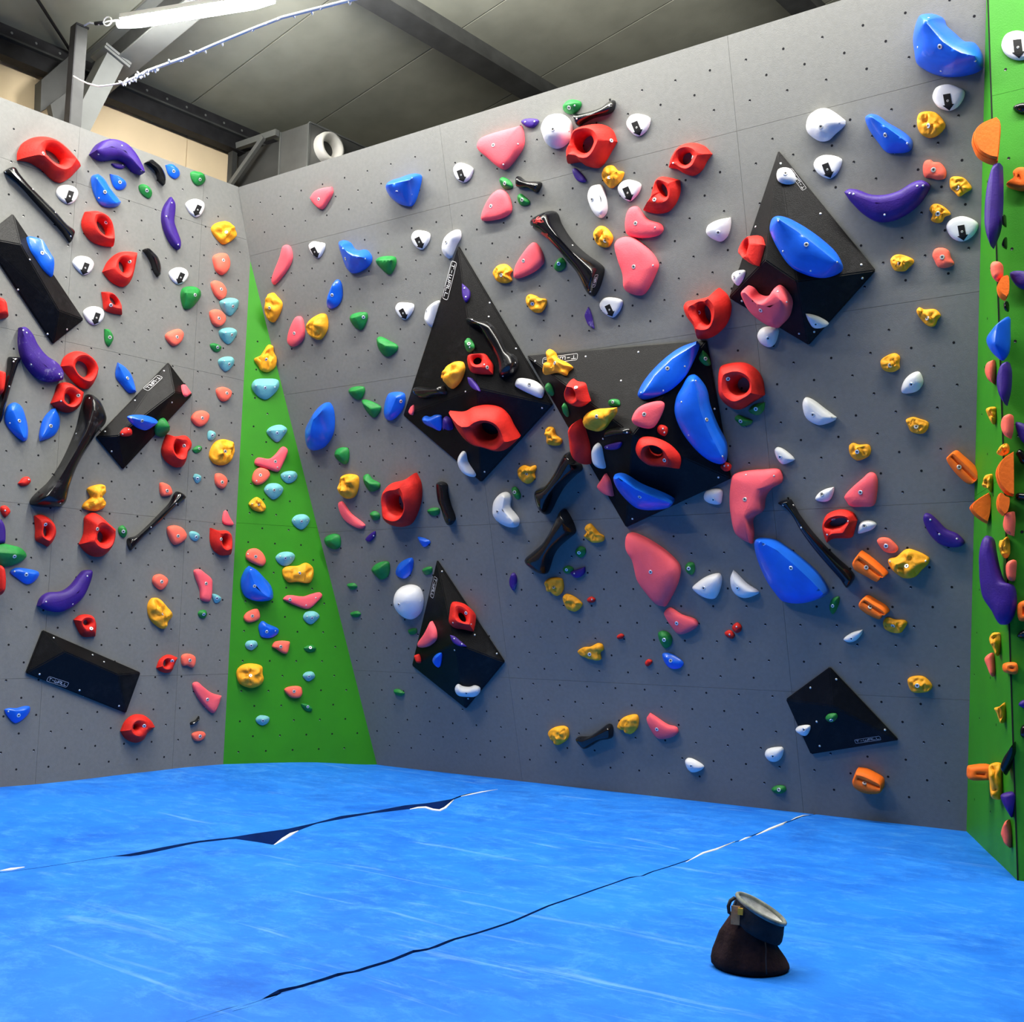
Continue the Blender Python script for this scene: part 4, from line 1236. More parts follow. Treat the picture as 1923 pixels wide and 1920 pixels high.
gr|F|847,1300 880,1250 910,1245* 935,1280 925,1320 880,1343 850,1330|b=880,1288|small green hold under the black bone macro with red spots
pk|F|555,1385 570,1300 640,1190 690,1135 720,1135 760,1190 778,1255 770,1290 700,1350 590,1395|b=625,1267|pink hold touching a yellow rock at its lower left
ye|F|405,1350 440,1300 500,1290 550,1335 530,1365 545,1410 490,1430 430,1410|b=465,1370|notched yellow rock touching a pink hold
ye|F|643,1545 670,1508 720,1520 745,1535 795,1545 797,1580 760,1640 715,1643 680,1620 650,1575|b=690,1577|yellow rock right of the tall kite, under the notched yellow rock
st|F|1175,1585 1205,1540 1260,1530 1345,1552 1340,1600 1310,1650 1270,1677 1200,1635|a=1230,1587,1268,1668|white arrow hold under the foot of the big black bone macro
vi|F|1068,1660 1095,1600* 1120,1660 1140,1755* 1100,1735 1075,1690|f=c|thin violet hold left of the lowest arrow hold of the main wall
vi|F|182,1430* 220,1460 245,1490 240,1540 210,1568 185,1520|b=200,1465_210,1528|small violet hold high on the tall black kite volume
bk|G|515,150 550,142 620,170 690,170 740,220 790,300 830,390 890,420 905,480 870,550 790,580 760,570 750,480 720,400 660,300 620,220 550,190|r=560,160_680,220_770,370_820,480 b=563,155_875,467_785,563 f=c h=.1|chalky black bone macro on the tall black kite volume
gr|G|508,320 530,287 570,315 582,360 545,393 515,370|b=540,330_545,355|bright green hold on the tall black kite volume
rj|G|527,415 600,400 660,402 700,450 720,490 715,553* 600,548 545,525|o=598,448,32,30,0 b=672,500_650,480|small red jug high on the tall black kite volume
ye|G|340,545 370,500 430,460 498,455 515,510 480,600 420,655 395,640 380,600 345,580||yellow two-lobed rock on the tall black kite volume
vi|G|530,570* 560,580 610,640 625,672* 580,660 545,630||violet sliver beneath the small red jug on the tall kite
bk|G|135,650 200,640 290,655 330,650 370,630 385,690 350,700 280,710 210,730 145,700|f=c|chalk-dusted black bar at the left of the tall black kite
pk|G|105,820 125,785 145,770* 147,820 135,845 115,840||tiny pink hold at the left corner of the tall kite
bl|G|203,870 220,848 260,855 300,840 350,850 345,958 290,940 220,905||blue hold low on the left of the tall black kite
vi|G|352,850 400,870 428,930 420,955 370,935 352,950||small violet hold wedged between blue hold and big red eye
rj|G|395,815* 500,820 570,785 670,768 770,790 830,850 870,930 915,1005* 850,1070 790,1105 680,1075 560,1040 470,960|o=675,965,74,60,25 h=.15|big red eye-shaped jug on the tall black kite volume
wh|G|458,1160 485,1102 510,1110 530,1180 592,1270 585,1290 540,1275 475,1225||white hold at the lower left edge of the tall kite
wh|G|872,625 890,580 950,577 1030,600 1085,650 1085,690 1065,722 990,695 890,645|b=975,622|white oblong hold at the right corner of the tall kite
gr|G|1090,630 1110,610 1140,640 1155,690 1140,707 1110,680||green hold between the tall kite and the broad black volume
ye|H|178,400 205,368 240,385 260,430 330,465 372,500 340,530 320,562 250,540 160,555 150,535 190,490|b=237,468|star-shaped yellow rock covering lettering on the broad black volume
rj|H|310,670 345,580* 380,600 450,615 475,680 500,745* 430,785 360,770 320,730|o=378,682,20,34,-25 b=390,645|small red diamond jug below the star-shaped yellow rock
gr|H|290,770 300,755 330,790 342,850 325,858 295,810||thin green hold on the left edge of the broad black volume
gr|H|623,745 650,728 705,735 710,775 650,782 625,770|b=655,750|small green hold at the middle of the broad black volume
ye|H|440,870 470,825 540,800 600,795 690,788* 690,825 650,880 600,945 560,962 500,945 460,910|b=540,855|pale yellow pointed rock on the broad black volume
pk|H|792,870 830,800 900,760 1000,742 1030,765 1010,840 960,925 920,942 850,930 805,905|b=882,838|pink hold in the middle of the broad black volume
rs|H|975,935 1000,913 1050,930 1053,970 1030,997 980,970|b=1017,943_1028,970|tiny red hold under the pink hold of the broad volume
bl|H|835,700 870,620 930,540 1030,440 1150,355 1275,310* 1283,340 1240,450 1180,560 1090,650 1000,700 890,733 845,725|r=880,690_960,570_1090,440_1260,335 b=1050,508_1175,493_1020,668_858,682|diagonal blue sloper at the top of the broad black volume
gr|H|1275,430 1305,375* 1340,410 1362,480 1330,490 1290,460|b=1325,437|green hold at the top right corner of the broad volume
bl|H|1100,830 1110,720 1150,640 1200,560 1250,550 1310,610 1340,670 1360,770 1420,920 1480,1040 1485,1130 1470,1185 1420,1198 1330,1160 1240,1080 1150,960|r=1240,600_1280,800_1350,970_1440,1140 b=1333,877_1255,597_1150,750_1203,990_1447,1142 h=.12|long blue sloper down the right side of the broad volume
rs|H|1432,1215 1470,1183 1512,1205 1500,1245 1460,1250|b=1460,1210_1487,1208|tiny red hold at the lower tip of the long blue sloper
rj|H|820,1090 840,1020 880,998 960,1005 1060,1050 1130,1120 1150,1170 1142,1230* 1060,1215 930,1205 850,1150|o=960,1110,58,42,35 b=1028,1170|red ring jug on the dark lower face of the broad volume
rs|H|340,960 360,890 400,867* 425,910 470,1010 490,1070 500,1200* 460,1185 400,1110 360,1050|h=.1|red jug seen edge-on at the left side of the broad volume
wh|H|503,1110 515,1060 540,1043 570,1070 590,1150 607,1215 600,1230 550,1218 510,1170||white hold beside the edge-on red jug of the broad volume
bk|H|590,975 640,935 720,930 780,940 790,975 700,985 600,1000|b=758,970 f=c|chalky black bar above a violet hold on the broad volume
vi|H|595,1070 640,1050 725,1035 715,1075 680,1095 610,1090|b=615,1077|dark violet hold on the lower face of the broad volume
pk|H|543,1350 570,1310 603,1262* 640,1320 667,1430* 610,1415 560,1380||pink triangular hold at the lower left edge of the broad volume
bl|H|660,1280 700,1260 750,1270 860,1340 1000,1400 1080,1440 1103,1465 1060,1510 960,1530 840,1520 760,1460 690,1370|r=700,1285_820,1370_1000,1440_1070,1465 b=850,1435 h=.12|lowest blue sloper of the broad black volume
bk|H|325,1110 365,1107 385,1175 430,1190 440,1235 390,1275 310,1350 250,1440 190,1550 160,1563 115,1510 90,1410 100,1375 180,1340 260,1230|r=360,1170_280,1300_150,1450 h=.13|glossy black bone macro tucked under the broad black volume
bk|I|1340,-100 1375,-171 1410,-145 1460,-50 1468,0 1425,40 1345,105 1300,170 1270,260 1245,302 1190,290 1110,230 1095,190 1150,140 1240,65 1300,-20|r=1385,-80_1290,60_1190,210 h=.13 f=c|lower glossy black bone macro, clear of the broad volume
ye|H|455,1650 490,1625 520,1650 560,1695 598,1720 590,1755 520,1765 470,1740 447,1715 465,1690||yellow rock right of the lower black bone macro
gr|H|385,1825 420,1790 463,1805 460,1850 425,1872 395,1855|b=412,1837|small green hold under the yellow rock by the black macro
wh|G|710,1520 720,1460 770,1405 815,1397 845,1430 840,1500 870,1545 907,1600 895,1650 830,1655 750,1615 715,1570|r=800,1440_785,1530_860,1610 b=745,1540 h=.08|white boomerang hold left of the black bone macros
gr|G|848,1370 880,1360 915,1410 912,1445 890,1453 860,1420|b=868,1400|small green hold above the white boomerang hold
ye|G|890,1240 930,1205 980,1215 1020,1205 1030,1225 1015,1265 1020,1300 970,1340 910,1310|b=955,1270|yellow rock with a raised ear, below the tall kite
ye|G|1085,950 1115,927 1150,940 1165,985 1215,1025 1195,1065 1100,1055 1095,1010||yellow triangular rock between the tall kite and broad volume
rj|L|168,1290 190,1255 270,1240 370,1210 430,1155* 490,1210 515,1290 490,1400 420,1480 345,1520 275,1525* 250,1440 190,1360|o=325,1345,38,76,-25 b=278,1333 h=.12|red ring jug standing on the top corner of the broad volume
rj|H|1425,500 1480,470 1600,462 1690,510 1740,590 1755,700* 1680,745 1570,805 1490,780 1430,720 1415,640|o=1580,630,62,58,0 b=1487,583 h=.12|red round jug right of the broad black volume
gr|H|1635,810 1670,770 1755,752* 1745,810 1705,845 1650,830|b=1687,800|upper green hold under the red round jug
gr|H|1535,870 1560,843 1620,865 1665,885 1650,910 1590,925 1560,900|b=1577,888|lower green hold under the red round jug
pk|H|1505,1330 1525,1265 1600,1240 1740,1228 1860,1228 1885,1290 1870,1330 1800,1370 1755,1440 1740,1530 1665,1590 1668,1700 1660,1773* 1590,1740 1540,1690 1510,1560 1498,1430|b=1607,1452_1615,1275_1818,1282 h=.09|large pink hooked sloper at the broad volume's lower right corner
wh|H|1312,1430 1330,1390 1400,1372 1450,1385 1450,1440 1435,1490 1360,1485 1320,1460|b=1380,1455|white hold left of the large pink hooked sloper
wh|L|700,1505 720,1455 770,1433 857,1445 855,1500 830,1560 790,1583 730,1560|b=777,1520|white hold under the pink heart-shaped sloper's tip
rj|I|570,500 640,503 690,530 745,590 745,650 730,718* 650,700 590,690 548,650 550,590|o=645,607,22,42,-30 b=672,583_578,652_710,663|red jug on the small black kite volume
pk|I|323,800 380,730 430,640* 462,700 467,770 430,810 380,832 325,830||pink fin hold on the small black kite's left edge
vi|I|555,740* 590,750 640,790 680,825* 620,820 575,790|b=587,768_642,807|dark violet hold under the red jug of the small kite
rs|I|300,880* 335,878 350,940 325,945||tiny red hold at the left corner of the small kite
bl|I|430,915 460,875 500,867 502,910 490,965 475,975 445,940||small blue hold on the small black kite volume
wh|I|592,1120 615,1093 650,1110 700,1115 740,1103 778,1120 778,1155 750,1185 690,1188 630,1180 600,1155|b=675,1162_755,1150|white kidney hold at the foot of the small black kite
vi|I|985,350 1000,300 1020,290 1042,320 1040,380 1020,420 995,390|f=c|thin upright violet hold with chalk smears around it
gr|I|1370,265 1410,240 1450,260 1440,290 1390,297|b=1397,270|small green hold touching a violet half-moon
vi|I|1425,290 1480,265 1535,248* 1535,290 1500,325 1460,328|b=1453,297|violet half-moon touching a small green hold, under the black macro
ye|I|1237,355 1265,330 1340,325 1375,340 1380,415 1335,460 1290,430 1260,425 1245,390|b=1305,397|upper left yellow rock of a pair under the black macro
ye|I|1370,465 1390,443 1430,450 1480,480 1515,515 1500,545 1460,572 1400,550 1380,505||lower right yellow rock of a pair, next to a red dot hold
rs|I|1545,485 1575,463 1608,480 1600,505 1560,508|b=1580,485|tiny red hold right of the pair of yellow rocks
rs|I|1760,750 1790,730 1815,745 1800,770 1765,770||tiny red hold above right of the lone fish-like yellow rock
ye|I|1478,860 1520,830 1570,825 1625,798 1660,810 1668,850 1645,870 1648,925 1580,922 1500,890|b=1563,880|lone fish-like yellow rock on the lower main wall
ye|I|1263,1450 1300,1410 1380,1395 1415,1415 1418,1480 1380,1520 1335,1535 1290,1490||yellow rock left of the low black bone bar
bk|I|1463,1490 1480,1475 1560,1470 1640,1420 1700,1380 1730,1390 1737,1450 1725,1485 1650,1500 1580,1540 1535,1563 1510,1550|r=1510,1510_1600,1475_1700,1430|low black bone bar between two yellow rocks
ye|J|35,1545 70,1490 130,1465 180,1465 193,1505 180,1570 130,1610 90,1580 50,1575||yellow rock between the low black bar and a pink hold
pk|J|92,240 100,165 125,152 200,175 330,245 440,330 495,400 490,490 450,590 390,690* 330,675 250,590 180,490 150,350 110,290|b=275,440 h=.09|largest pink sloper, lower middle of the main wall
gr|J|525,395 550,368 590,375 597,430 575,460 535,440|b=550,415|small green hold right of the largest pink sloper
wh|J|577,555 600,525 680,470 770,447 792,475 785,550 750,625 710,635 640,610|b=657,557|left white hold of a mirrored pair beside the big blue leaf
wh|J|850,480 870,425* 900,450 970,520 1060,580 1050,600 960,628 900,610 860,560|b=902,557|right white hold of a mirrored pair beside the big blue leaf
bl|J|1022,240 1035,195 1080,190 1170,205 1260,260 1380,350 1480,440 1540,520 1563,590 1480,640 1350,668 1230,650 1180,600 1110,500 1050,360|r=1070,215_1190,280_1330,390_1450,505_1530,590 b=1288,412 h=.16|biggest blue leaf-shaped sloper, lower right of the main wall
pk|J|373,740 390,705 420,695 500,745 600,780 622,815 600,850 530,885 480,890 440,850|b=463,810|pink hold just under the largest pink sloper
rs|J|863,840 900,803 935,830 930,865 895,880|b=895,835|upper one of two tiny touching dark red holds
rs|J|810,875 850,858 885,895 865,922 820,900|b=845,890|lower one of two tiny touching dark red holds
gr|J|330,880 360,862 410,880 433,920 420,970 380,990 345,945|b=372,930|green hold above a small blue hold on the lower wall
bl|J|360,1030 400,1020 460,1045 515,1095 490,1135 430,1140 385,1105|b=420,1080|small blue hold under a green hold on the lower wall
rs|J|235,1095 260,1068 290,1080 280,1105 250,1120||tiny red hold left of the small low blue hold
pk|J|247,1500 270,1455* 310,1480 400,1540 465,1560 478,1595 440,1630 340,1645 300,1610|b=320,1575|lowest pink hold of the main wall
wh|J|1100,1755 1120,1715 1220,1700 1237,1720 1220,1780 1180,1810 1130,1800|b=1157,1770|white hold left of the bare black kite near the mat
wh|J|525,1800 545,1780 590,1790 663,1840 640,1870 580,1885 545,1860|b=567,1840|lowest white hold, nearest to the blue mat
wh|N|273,1495 300,1470 380,1465 382,1500 350,1545 300,1525|b=333,1502|small white hold on the left edge of the lowest black volume
gr|N|488,1415 510,1385 565,1380 577,1410 540,1447 505,1440|b=530,1432|green hold on the lowest black volume
wh|N|618,848 680,800 758,778* 752,810 705,860 655,870|b=675,845|thin white hold below the orange discs
gr|J|1565,680 1590,630 1640,615 1640,660 1615,720 1590,745 1570,720|b=1588,685|green hold with chalk at the tip of the big blue leaf
rj|M|465,1560 500,1480 600,1447 690,1470 722,1522* 700,1600 680,1650 600,1655 540,1660 497,1688* 475,1630|o=572,1545,72,30,-18 b=545,1520_650,1533_500,1630|dark red skull-like jug beside the long thin black bar
wh|M|722,1600 740,1545 800,1525 857,1550 830,1590 780,1610 725,1622|b=768,1567|white hold touching the dark red skull-like jug
bk|M|145,1400 180,1380 235,1372 255,1400 300,1480 390,1600 480,1700 570,1790 670,1880 700,1926 695,1960 650,2014 625,1990 600,1950 500,1840 400,1720 310,1590 250,1480 200,1430|r=205,1400_350,1610_500,1785_655,1960 b=182,1418_257,1418_313,1580|long thin black bar on the right of the main wall
wh|M|323,690 345,638 400,655 480,715 572,785* 560,805 490,835 430,840 350,790|b=397,765_530,785|largest plain white wedge hold on the right of the main wall
wh|M|122,1020 145,997 200,1020 268,1085 240,1105 180,1122 140,1080|b=160,1070|white hold above the large pink hooked sloper
wh|M|415,1375 440,1330 490,1300 552,1285* 550,1320 520,1380 470,1393|b=463,1338|white leaf-like hold left of the pink triangular sloper
pk|M|625,1355 680,1290 760,1220 810,1178 850,1190 867,1240 862,1340 840,1420 760,1430 670,1425 640,1390|b=740,1325|pink triangular sloper on the right of the main wall
wh|M|1035,570 1060,510 1110,465 1165,452 1195,510 1190,550 1150,595 1080,612 1040,605|b=1107,547|white leaf hold under a yellow rock, right part of the main wall
ye|M|885,380 920,345 990,320 1028,345 1025,395 1025,430 970,458 905,440|b=955,408|yellow rock above the white leaf hold
ye|M|1145,10 1165,-10 1200,5 1280,5 1322,50 1300,80 1275,130 1230,130 1180,85 1150,40|b=1222,68|yellow crown-like rock right of the upper right kite's tip
ye|M|1068,800 1120,780 1160,790 1235,820 1230,870 1190,903 1110,890 1080,840|b=1143,850|grooved yellow rock below the white leaf hold
ye|M|658,990 685,967 730,980 800,980 818,1020 800,1065 720,1095 670,1060|b=717,1032|wide yellow rock above the pink triangular sloper
or|M|1360,1080 1375,1055 1425,1020 1480,1060 1560,1130 1615,1200 1590,1240 1540,1268 1480,1235 1400,1150|r=1400,1065_1570,1235 b=1453,1142 h=.07|topmost grooved orange roller, near the right green strip
vi|M|1193,1520 1205,1472 1245,1480 1300,1530 1360,1590 1440,1625 1493,1685 1470,1715 1390,1722 1300,1690 1230,1610|r=1220,1510_1300,1620_1450,1680 b=1245,1523_1310,1627_1437,1660|dark violet crescent at the right of the main wall
co|M|860,1670 880,1648 940,1650 990,1690 1015,1730 990,1762 920,1755 880,1710|b=925,1712|salmon hold between the dark red jug and the big yellow slab
ye|N|940,270 1000,250 1060,200 1110,195 1240,255 1240,300 1190,350 1140,400 1060,410 1000,375 950,320|b=1073,320_1210,283_952,287 h=.07|big flat yellow slab hold beside a grooved orange roller
or|N|682,290 740,205* 800,245 880,310 943,375 930,395 890,400 870,435 780,390 700,345|r=730,270_900,400 b=783,330 h=.07|grooved orange roller left of the big yellow slab
or|N|728,590 750,550 785,528 860,570 925,610 952,650 940,665 895,670 890,705 810,675 745,630|r=770,575_910,670 b=810,615 h=.07|grooved orange roller touching a yellow rock below it
ye|N|903,720 930,688 990,705 1060,710 1080,730 1060,770 1030,805 960,800 910,765|b=975,752|yellow rock touching the grooved orange roller above it
ye|N|1080,1140 1110,1115 1180,1110 1220,1130 1260,1185 1240,1220 1180,1235 1110,1225|b=1150,1183|lone yellow rock above the lowest orange hold
or|R|1060,112* 1110,120 1160,145 1205,178 1200,240 1150,252 1100,245 1050,215 1037,180 1045,150|r=1070,170_1180,215 b=1100,195 h=.08|lowest orange roller of the main wall, near the mat
gr|R|620,225 650,205 690,210 697,235 670,250 635,245|b=658,230|lowest green foothold, just above the mat
bl|K|1120,290 1135,200 1165,120 1190,102 1270,98 1340,125 1360,175 1430,240 1500,300 1570,310 1615,370 1630,440 1615,500 1530,540 1400,558 1290,545 1190,500 1145,460 1130,380|r=1220,170_1330,300_1450,380_1570,410 b=1313,337_1233,128_1153,342_1320,513_1568,440 h=.2|huge glossy blue saddle macro in the top right corner
st|K|1260,690 1290,630 1370,608 1450,630 1495,660 1485,715 1440,775 1380,800 1310,780 1270,735|a=1362,678,1382,795|white arrow hold right under the huge blue saddle macro
wh|K|348,900 370,835 430,790 490,780 550,805 635,870* 630,905 560,970 510,1015 450,1022 390,990 355,950|b=455,913_590,885|largest craggy white hold at upper right
bl|K|775,850 810,822 870,830 940,880 1060,950 1120,1010 1120,1070 1080,1100 990,1107 930,1100 870,1030 800,930|r=830,850_960,940_1090,1035 b=920,975_1077,1035 h=.1|blue two-faced sloper right of the craggy white hold
ye|K|1148,880 1165,820 1220,803 1290,815 1355,890 1350,930 1290,985 1230,997 1170,960|b=1230,907|yellow puck-like rock below an arrow hold at top right
st|K|403,1190 430,1140 500,1117 610,1145 605,1200 570,1260 515,1290 440,1255|a=485,1180,525,1283|white arrow hold right of the upper right kite's tip
co|K|1190,1215 1205,1165 1245,1152 1270,1168 1320,1175 1362,1230 1355,1285 1300,1298 1245,1285 1205,1280|b=1267,1225|salmon-pink hold above the broad violet smile
ye|K|1383,1290 1410,1272 1480,1280 1515,1310 1545,1360 1500,1390 1450,1420 1420,1390 1385,1355|b=1440,1355|yellow rock right of the broad violet smile's end
vi|K|623,1390* 660,1365 720,1370 820,1405 930,1405 1030,1375 1120,1320 1190,1300 1240,1325 1245,1355 1180,1460 1090,1540 980,1595 860,1605 760,1550 680,1470|r=670,1400_860,1470_1020,1440_1200,1335 b=663,1395_690,1400_1150,1342_1192,1340_915,1550 h=.08|broad violet smile-shaped sloper at upper right
ye|K|1238,1510 1260,1475 1300,1470 1350,1495 1393,1545 1350,1565 1330,1600 1295,1610 1250,1590 1260,1550|b=1298,1542|three-lobed yellow rock beside the lowest right arrow hold
st|K|1360,1640 1385,1590 1460,1560 1530,1570 1592,1610 1585,1660 1540,1715 1470,1743 1400,1715|a=1465,1625,1485,1735|white arrow hold lowest at the right, under a three-lobed yellow rock
ye|K|957,1870 985,1840 1040,1835 1125,1870 1128,1900 1090,1935 1060,1960 990,1955 960,1910|b=1022,1900|yellow rock just right of the upper right kite volume
co|K|1260,1840 1280,1795 1340,1787 1380,1810 1395,1860 1418,1900 1400,1920 1340,1935 1300,1925 1275,1880|b=1330,1855|salmon-pink hold under the lowest right arrow hold
bl|L|788,740 795,660 830,637 890,642 960,670 1060,730 1180,820 1270,910 1318,1010 1310,1040 1230,1078 1150,1085 1060,1065 950,1010 870,910|r=850,670_980,750_1120,860_1260,970 b=1053,843_850,673_885,892_1275,970_1085,1033 h=.11|big blue sloper on the upper right black kite volume
wh|L|838,340 850,300 890,287 940,300 980,370 965,405 900,410 850,385|b=902,328|white hold covering lettering at the upper right kite's tip
rj|L|570,930 590,870 630,810 690,777 735,790 757,845* 740,890 700,1000* 650,990 600,960|o=632,868,20,32,-25|small red jug on the left edge of the upper right kite
wh|L|515,1080 530,1045 580,1025 617,1032 600,1085 565,1130 545,1140 520,1110|b=533,1075_570,1048|small white hold near the left corner of the upper right kite
pk|L|583,1160 600,1135 650,1155 690,1200 750,1218 800,1190 830,1140 860,1133 900,1160 950,1230 957,1290 930,1380 870,1445* 800,1425 700,1360 640,1300 600,1220|r=620,1180_700,1260_800,1290_880,1230 b=723,1318_847,1182_910,1258 h=.08|pink heart-shaped sloper on the upper right kite
wh|L|1047,1340* 1090,1345 1150,1365 1215,1410 1190,1435 1110,1448 1070,1400|b=1120,1418|white hold on the lower right edge of the upper right kite
wh|L|330,740 350,700 420,665 512,647* 513,700 490,780 440,822 380,805 335,770|b=417,757|white textured hold left of the upper right kite volume
or|O|380,320 395,260 450,205 560,155* 590,195 585,350 570,503* 510,490 430,440 390,370|f=s h=.05|orange half-disc fixed edge-on high on the green strip
vi|O|605,485* 610,600 608,800 590,960 525,1105* 490,1020 472,900 485,720 520,580 560,500|f=s h=.06|long violet fin under the topmost orange half-disc
bk|O|600,880 628,858* 632,950 600,945|f=s h=.03|small black nub beside the long violet fin, upper of two
bk|O|597,1080 638,1020* 635,1110 605,1105|f=s h=.03|small black nub below the long violet fin, lower of two
co|O|515,1230 540,1195 600,1200 610,1260 600,1310 560,1345 525,1310|f=s h=.04|salmon hold touching a small orange disc on the green strip
or|O|560,1370 590,1310 640,1295 652,1340 650,1440 630,1482* 585,1450 565,1410|f=s h=.04|small orange disc above the blue fin on the green strip
bk|O|610,1510 640,1480 652,1500 648,1560 620,1555|f=s h=.03|small black nub just above the blue fin
bl|P|485,150 520,90 580,30 655,-20 662,40 655,230 610,300 575,290 510,220|f=s h=.06|blue fin hold on the right green strip
vi|P|655,305* 672,370 665,500 630,625* 585,560 560,470 570,390 610,325|f=s h=.05|violet fin below the blue fin on the green strip
co|P|475,370 500,315 555,292* 567,340 560,420 545,472* 500,440|f=s h=.04|salmon hold left of the violet fin under the blue fin
ye|P|483,650 520,630 570,635 570,690 565,730 540,760 505,710|f=s h=.04|knobbly yellow rock topmost on the green strip
co|P|590,770 610,710 660,683 685,690 685,800 665,865* 620,840|f=s h=.04|salmon half-moon above the big orange half-disc
ye|P|560,960 590,915 640,895 655,930 645,965 600,985 562,975|f=s h=.035|yellow rock resting on top of the big orange half-disc
or|P|683,955* 685,1100 685,1280* 640,1265 580,1200 552,1120 565,1060 610,1000|f=s h=.05|big orange half-disc in the middle of the green strip
ye|P|455,1180 480,1125 540,1115 545,1170 525,1250 490,1215 460,1210|f=s h=.04|yellow curl-shaped rock left of the big orange half-disc
or|P|365,1355 420,1300 505,1250* 520,1300 515,1400 495,1475* 450,1450 390,1400|f=s h=.05|orange wedge hold at the left edge of the green strip
or|P|557,1300 580,1250 620,1280 655,1295 640,1390 610,1420* 565,1370|f=s h=.05|small shaded orange disc under the big orange half-disc
co|P|605,1470 630,1400 690,1385* 697,1460 685,1565* 640,1550 610,1510|f=s h=.04|salmon half-moon under the shaded orange disc
ye|P|575,1600 605,1590 640,1568 658,1600 655,1700 620,1725 580,1680|f=s h=.04|yellow rock beside the top of the tall violet boot
co|P|625,1790 650,1745 705,1733 705,1820 690,1890 645,1880|f=s h=.04|salmon half-moon resting on the tall violet boot
vi|N|1583,340 1585,230 1610,130 1640,100 1680,120 1700,220 1730,350 1770,435 1835,460 1860,550 1850,650 1800,740 1740,745 1680,650 1610,550 1588,440|f=s h=.06|tall violet boot-shaped hold on the green strip
ye|N|1658,840 1685,798 1745,802 1755,850 1745,900 1720,970 1690,910 1665,870|f=s h=.05|yellow tooth-like rock under the violet boot
co|N|1625,985 1690,945 1705,1010 1713,1100 1690,1118 1650,1050|f=s h=.04|salmon shard below the yellow tooth-like rock
or|N|1753,1020 1865,1012 1867,1103 1755,1085|f=s h=.05|orange grooved block right of the salmon shard
ye|N|1695,1345 1740,1330 1780,1303 1790,1400 1770,1450 1745,1455 1720,1390|f=s h=.04|yellow hold alone low on the green strip
bk|N|1865,1580* 1865,1680 1780,1830* 1740,1770 1760,1700 1810,1640|f=s h=.05|black fin low on the green strip
or|N|1495,1780 1510,1750 1690,1745 1690,1860 1650,1868 1505,1862|f=s h=.06|orange grooved block sticking out low over the main wall
ye|Q|447,1160 490,1138 540,1150 548,1230 545,1330 530,1380 470,1370 455,1270|f=s h=.06|long yellow rock on the low orange grooved block
vi|Q|525,1345 550,1325 635,1325 637,1400 610,1495* 560,1420|f=s h=.05|dark violet triangle low on the green strip
co|Q|527,1590 560,1515 580,1505* 608,1600 600,1690* 560,1660 540,1620|f=s h=.04|lowest salmon hold, just above the mat on the green strip
st|K|1757,330 1790,250 1870,222 1960,250 2000,330 1950,420 1870,437 1790,400|a=1870,285,1885,420|white arrow hold on the right green wall
bk|K|1840,780 1880,750 1940,740 1960,790 1930,825 1880,825|h=.03|shiny black hold on the right green wall below the arrow hold
or|O|640,650 695,600 690,550 730,515 790,520 820,600 800,680 740,690|h=.04|pale orange hold on the right green wall
vi|O|665,1285 700,1262 790,1270 830,1330 800,1400 750,1400 700,1360|h=.04|violet hold on the right green wall, upper
vi|P|705,740 770,750 830,800 830,890 790,900 750,880 715,810|h=.04|violet hold on the right green wall, above two black holds
bk|P|708,970 740,935 790,980 800,1040 750,1045 725,1000|h=.03|black hold on the right green wall under a violet hold
bk|P|705,1270 730,1250 800,1260 810,1290 800,1310 720,1310|h=.03|black hold on the right green wall at the panel joint
or|N|1870,600 1930,570 1980,640 1940,720 1880,720|h=.04|orange hold on the right green wall
bk|N|1868,830 1900,785 1940,780 1960,810 1940,845|h=.03|black hold under the orange hold of the right green wall
vi|N|1880,1320 1915,1285 1950,1300 1970,1330 1940,1350|h=.03|small violet hold low on the right green wall
bk|N|1892,1500 1910,1465 1940,1470 1960,1510 1940,1560 1900,1555|h=.03|lowest black hold on the right green wall
pk|S|637,1022* 662,988 700,972 755,964* 760,992 735,1040 700,1081 660,1055|b=682,1028|small pink hold topmost on the main wall's left half
bl|S|1028,972 1050,935 1110,915 1165,897 1200,895 1216,908 1208,960 1180,1040 1155,1065 1090,1050 1045,1012|r=1050,955_1190,925 b=1087,990_1165,920_1165,1005 h=.12|blue two-faced hold below the ventilation duct nozzle
'''
HOLDS = HOLD_DATA.strip().split('\n')
for i, ln in enumerate(HOLDS):
    o, tree, cast = make_hold(i, ln)
    lab = o['label']
    if lab.startswith('big glossy black bone macro with red worn'):
        # worn spots where red shows through the black, and the maker's word
        for (sx, sy, rx, ry) in ((735, 975, 34, 20), (715, 990, 14, 10), (775, 1080, 24, 20), (795, 1098, 12, 12)):
            k = 12
            cp = []
            for q in range(k):
                a = 2 * math.pi * q / k
                w_ = 1 + 0.35 * math.sin(3 * a + sx)
                x, y = crop_px('F', f'{sx + rx * w_ * math.cos(a)},{sy + ry * w_ * math.sin(a)}')
                l_, nn, _, _ = cast(x, y)
                if l_ is not None: cp.append(l_ + nn * 0.0016)
            if len(cp) > 5:
                ce = sum(cp, Vector()) / len(cp)
                l_, nn, _, _ = tree.find_nearest(ce)
                cp.append(l_ + nn * 0.0022)
                kk = len(cp) - 1
                po = link('worn_spot', mesh('worn_spot', cp, [(q, (q + 1) % kk, kk) for q in range(kk)], [M['chip']]), o)
                po['label'] = 'dark red worn spot'
        def pl_(mid):
            l_, nn, _, _ = cast(*mid)
            mw = o.matrix_world
            return mw @ l_, (mw.to_3x3() @ nn).normalized()
        lettering(o, 'F', '1126,1455', '1150,1366', 22, plane=pl_, lift=0.004)

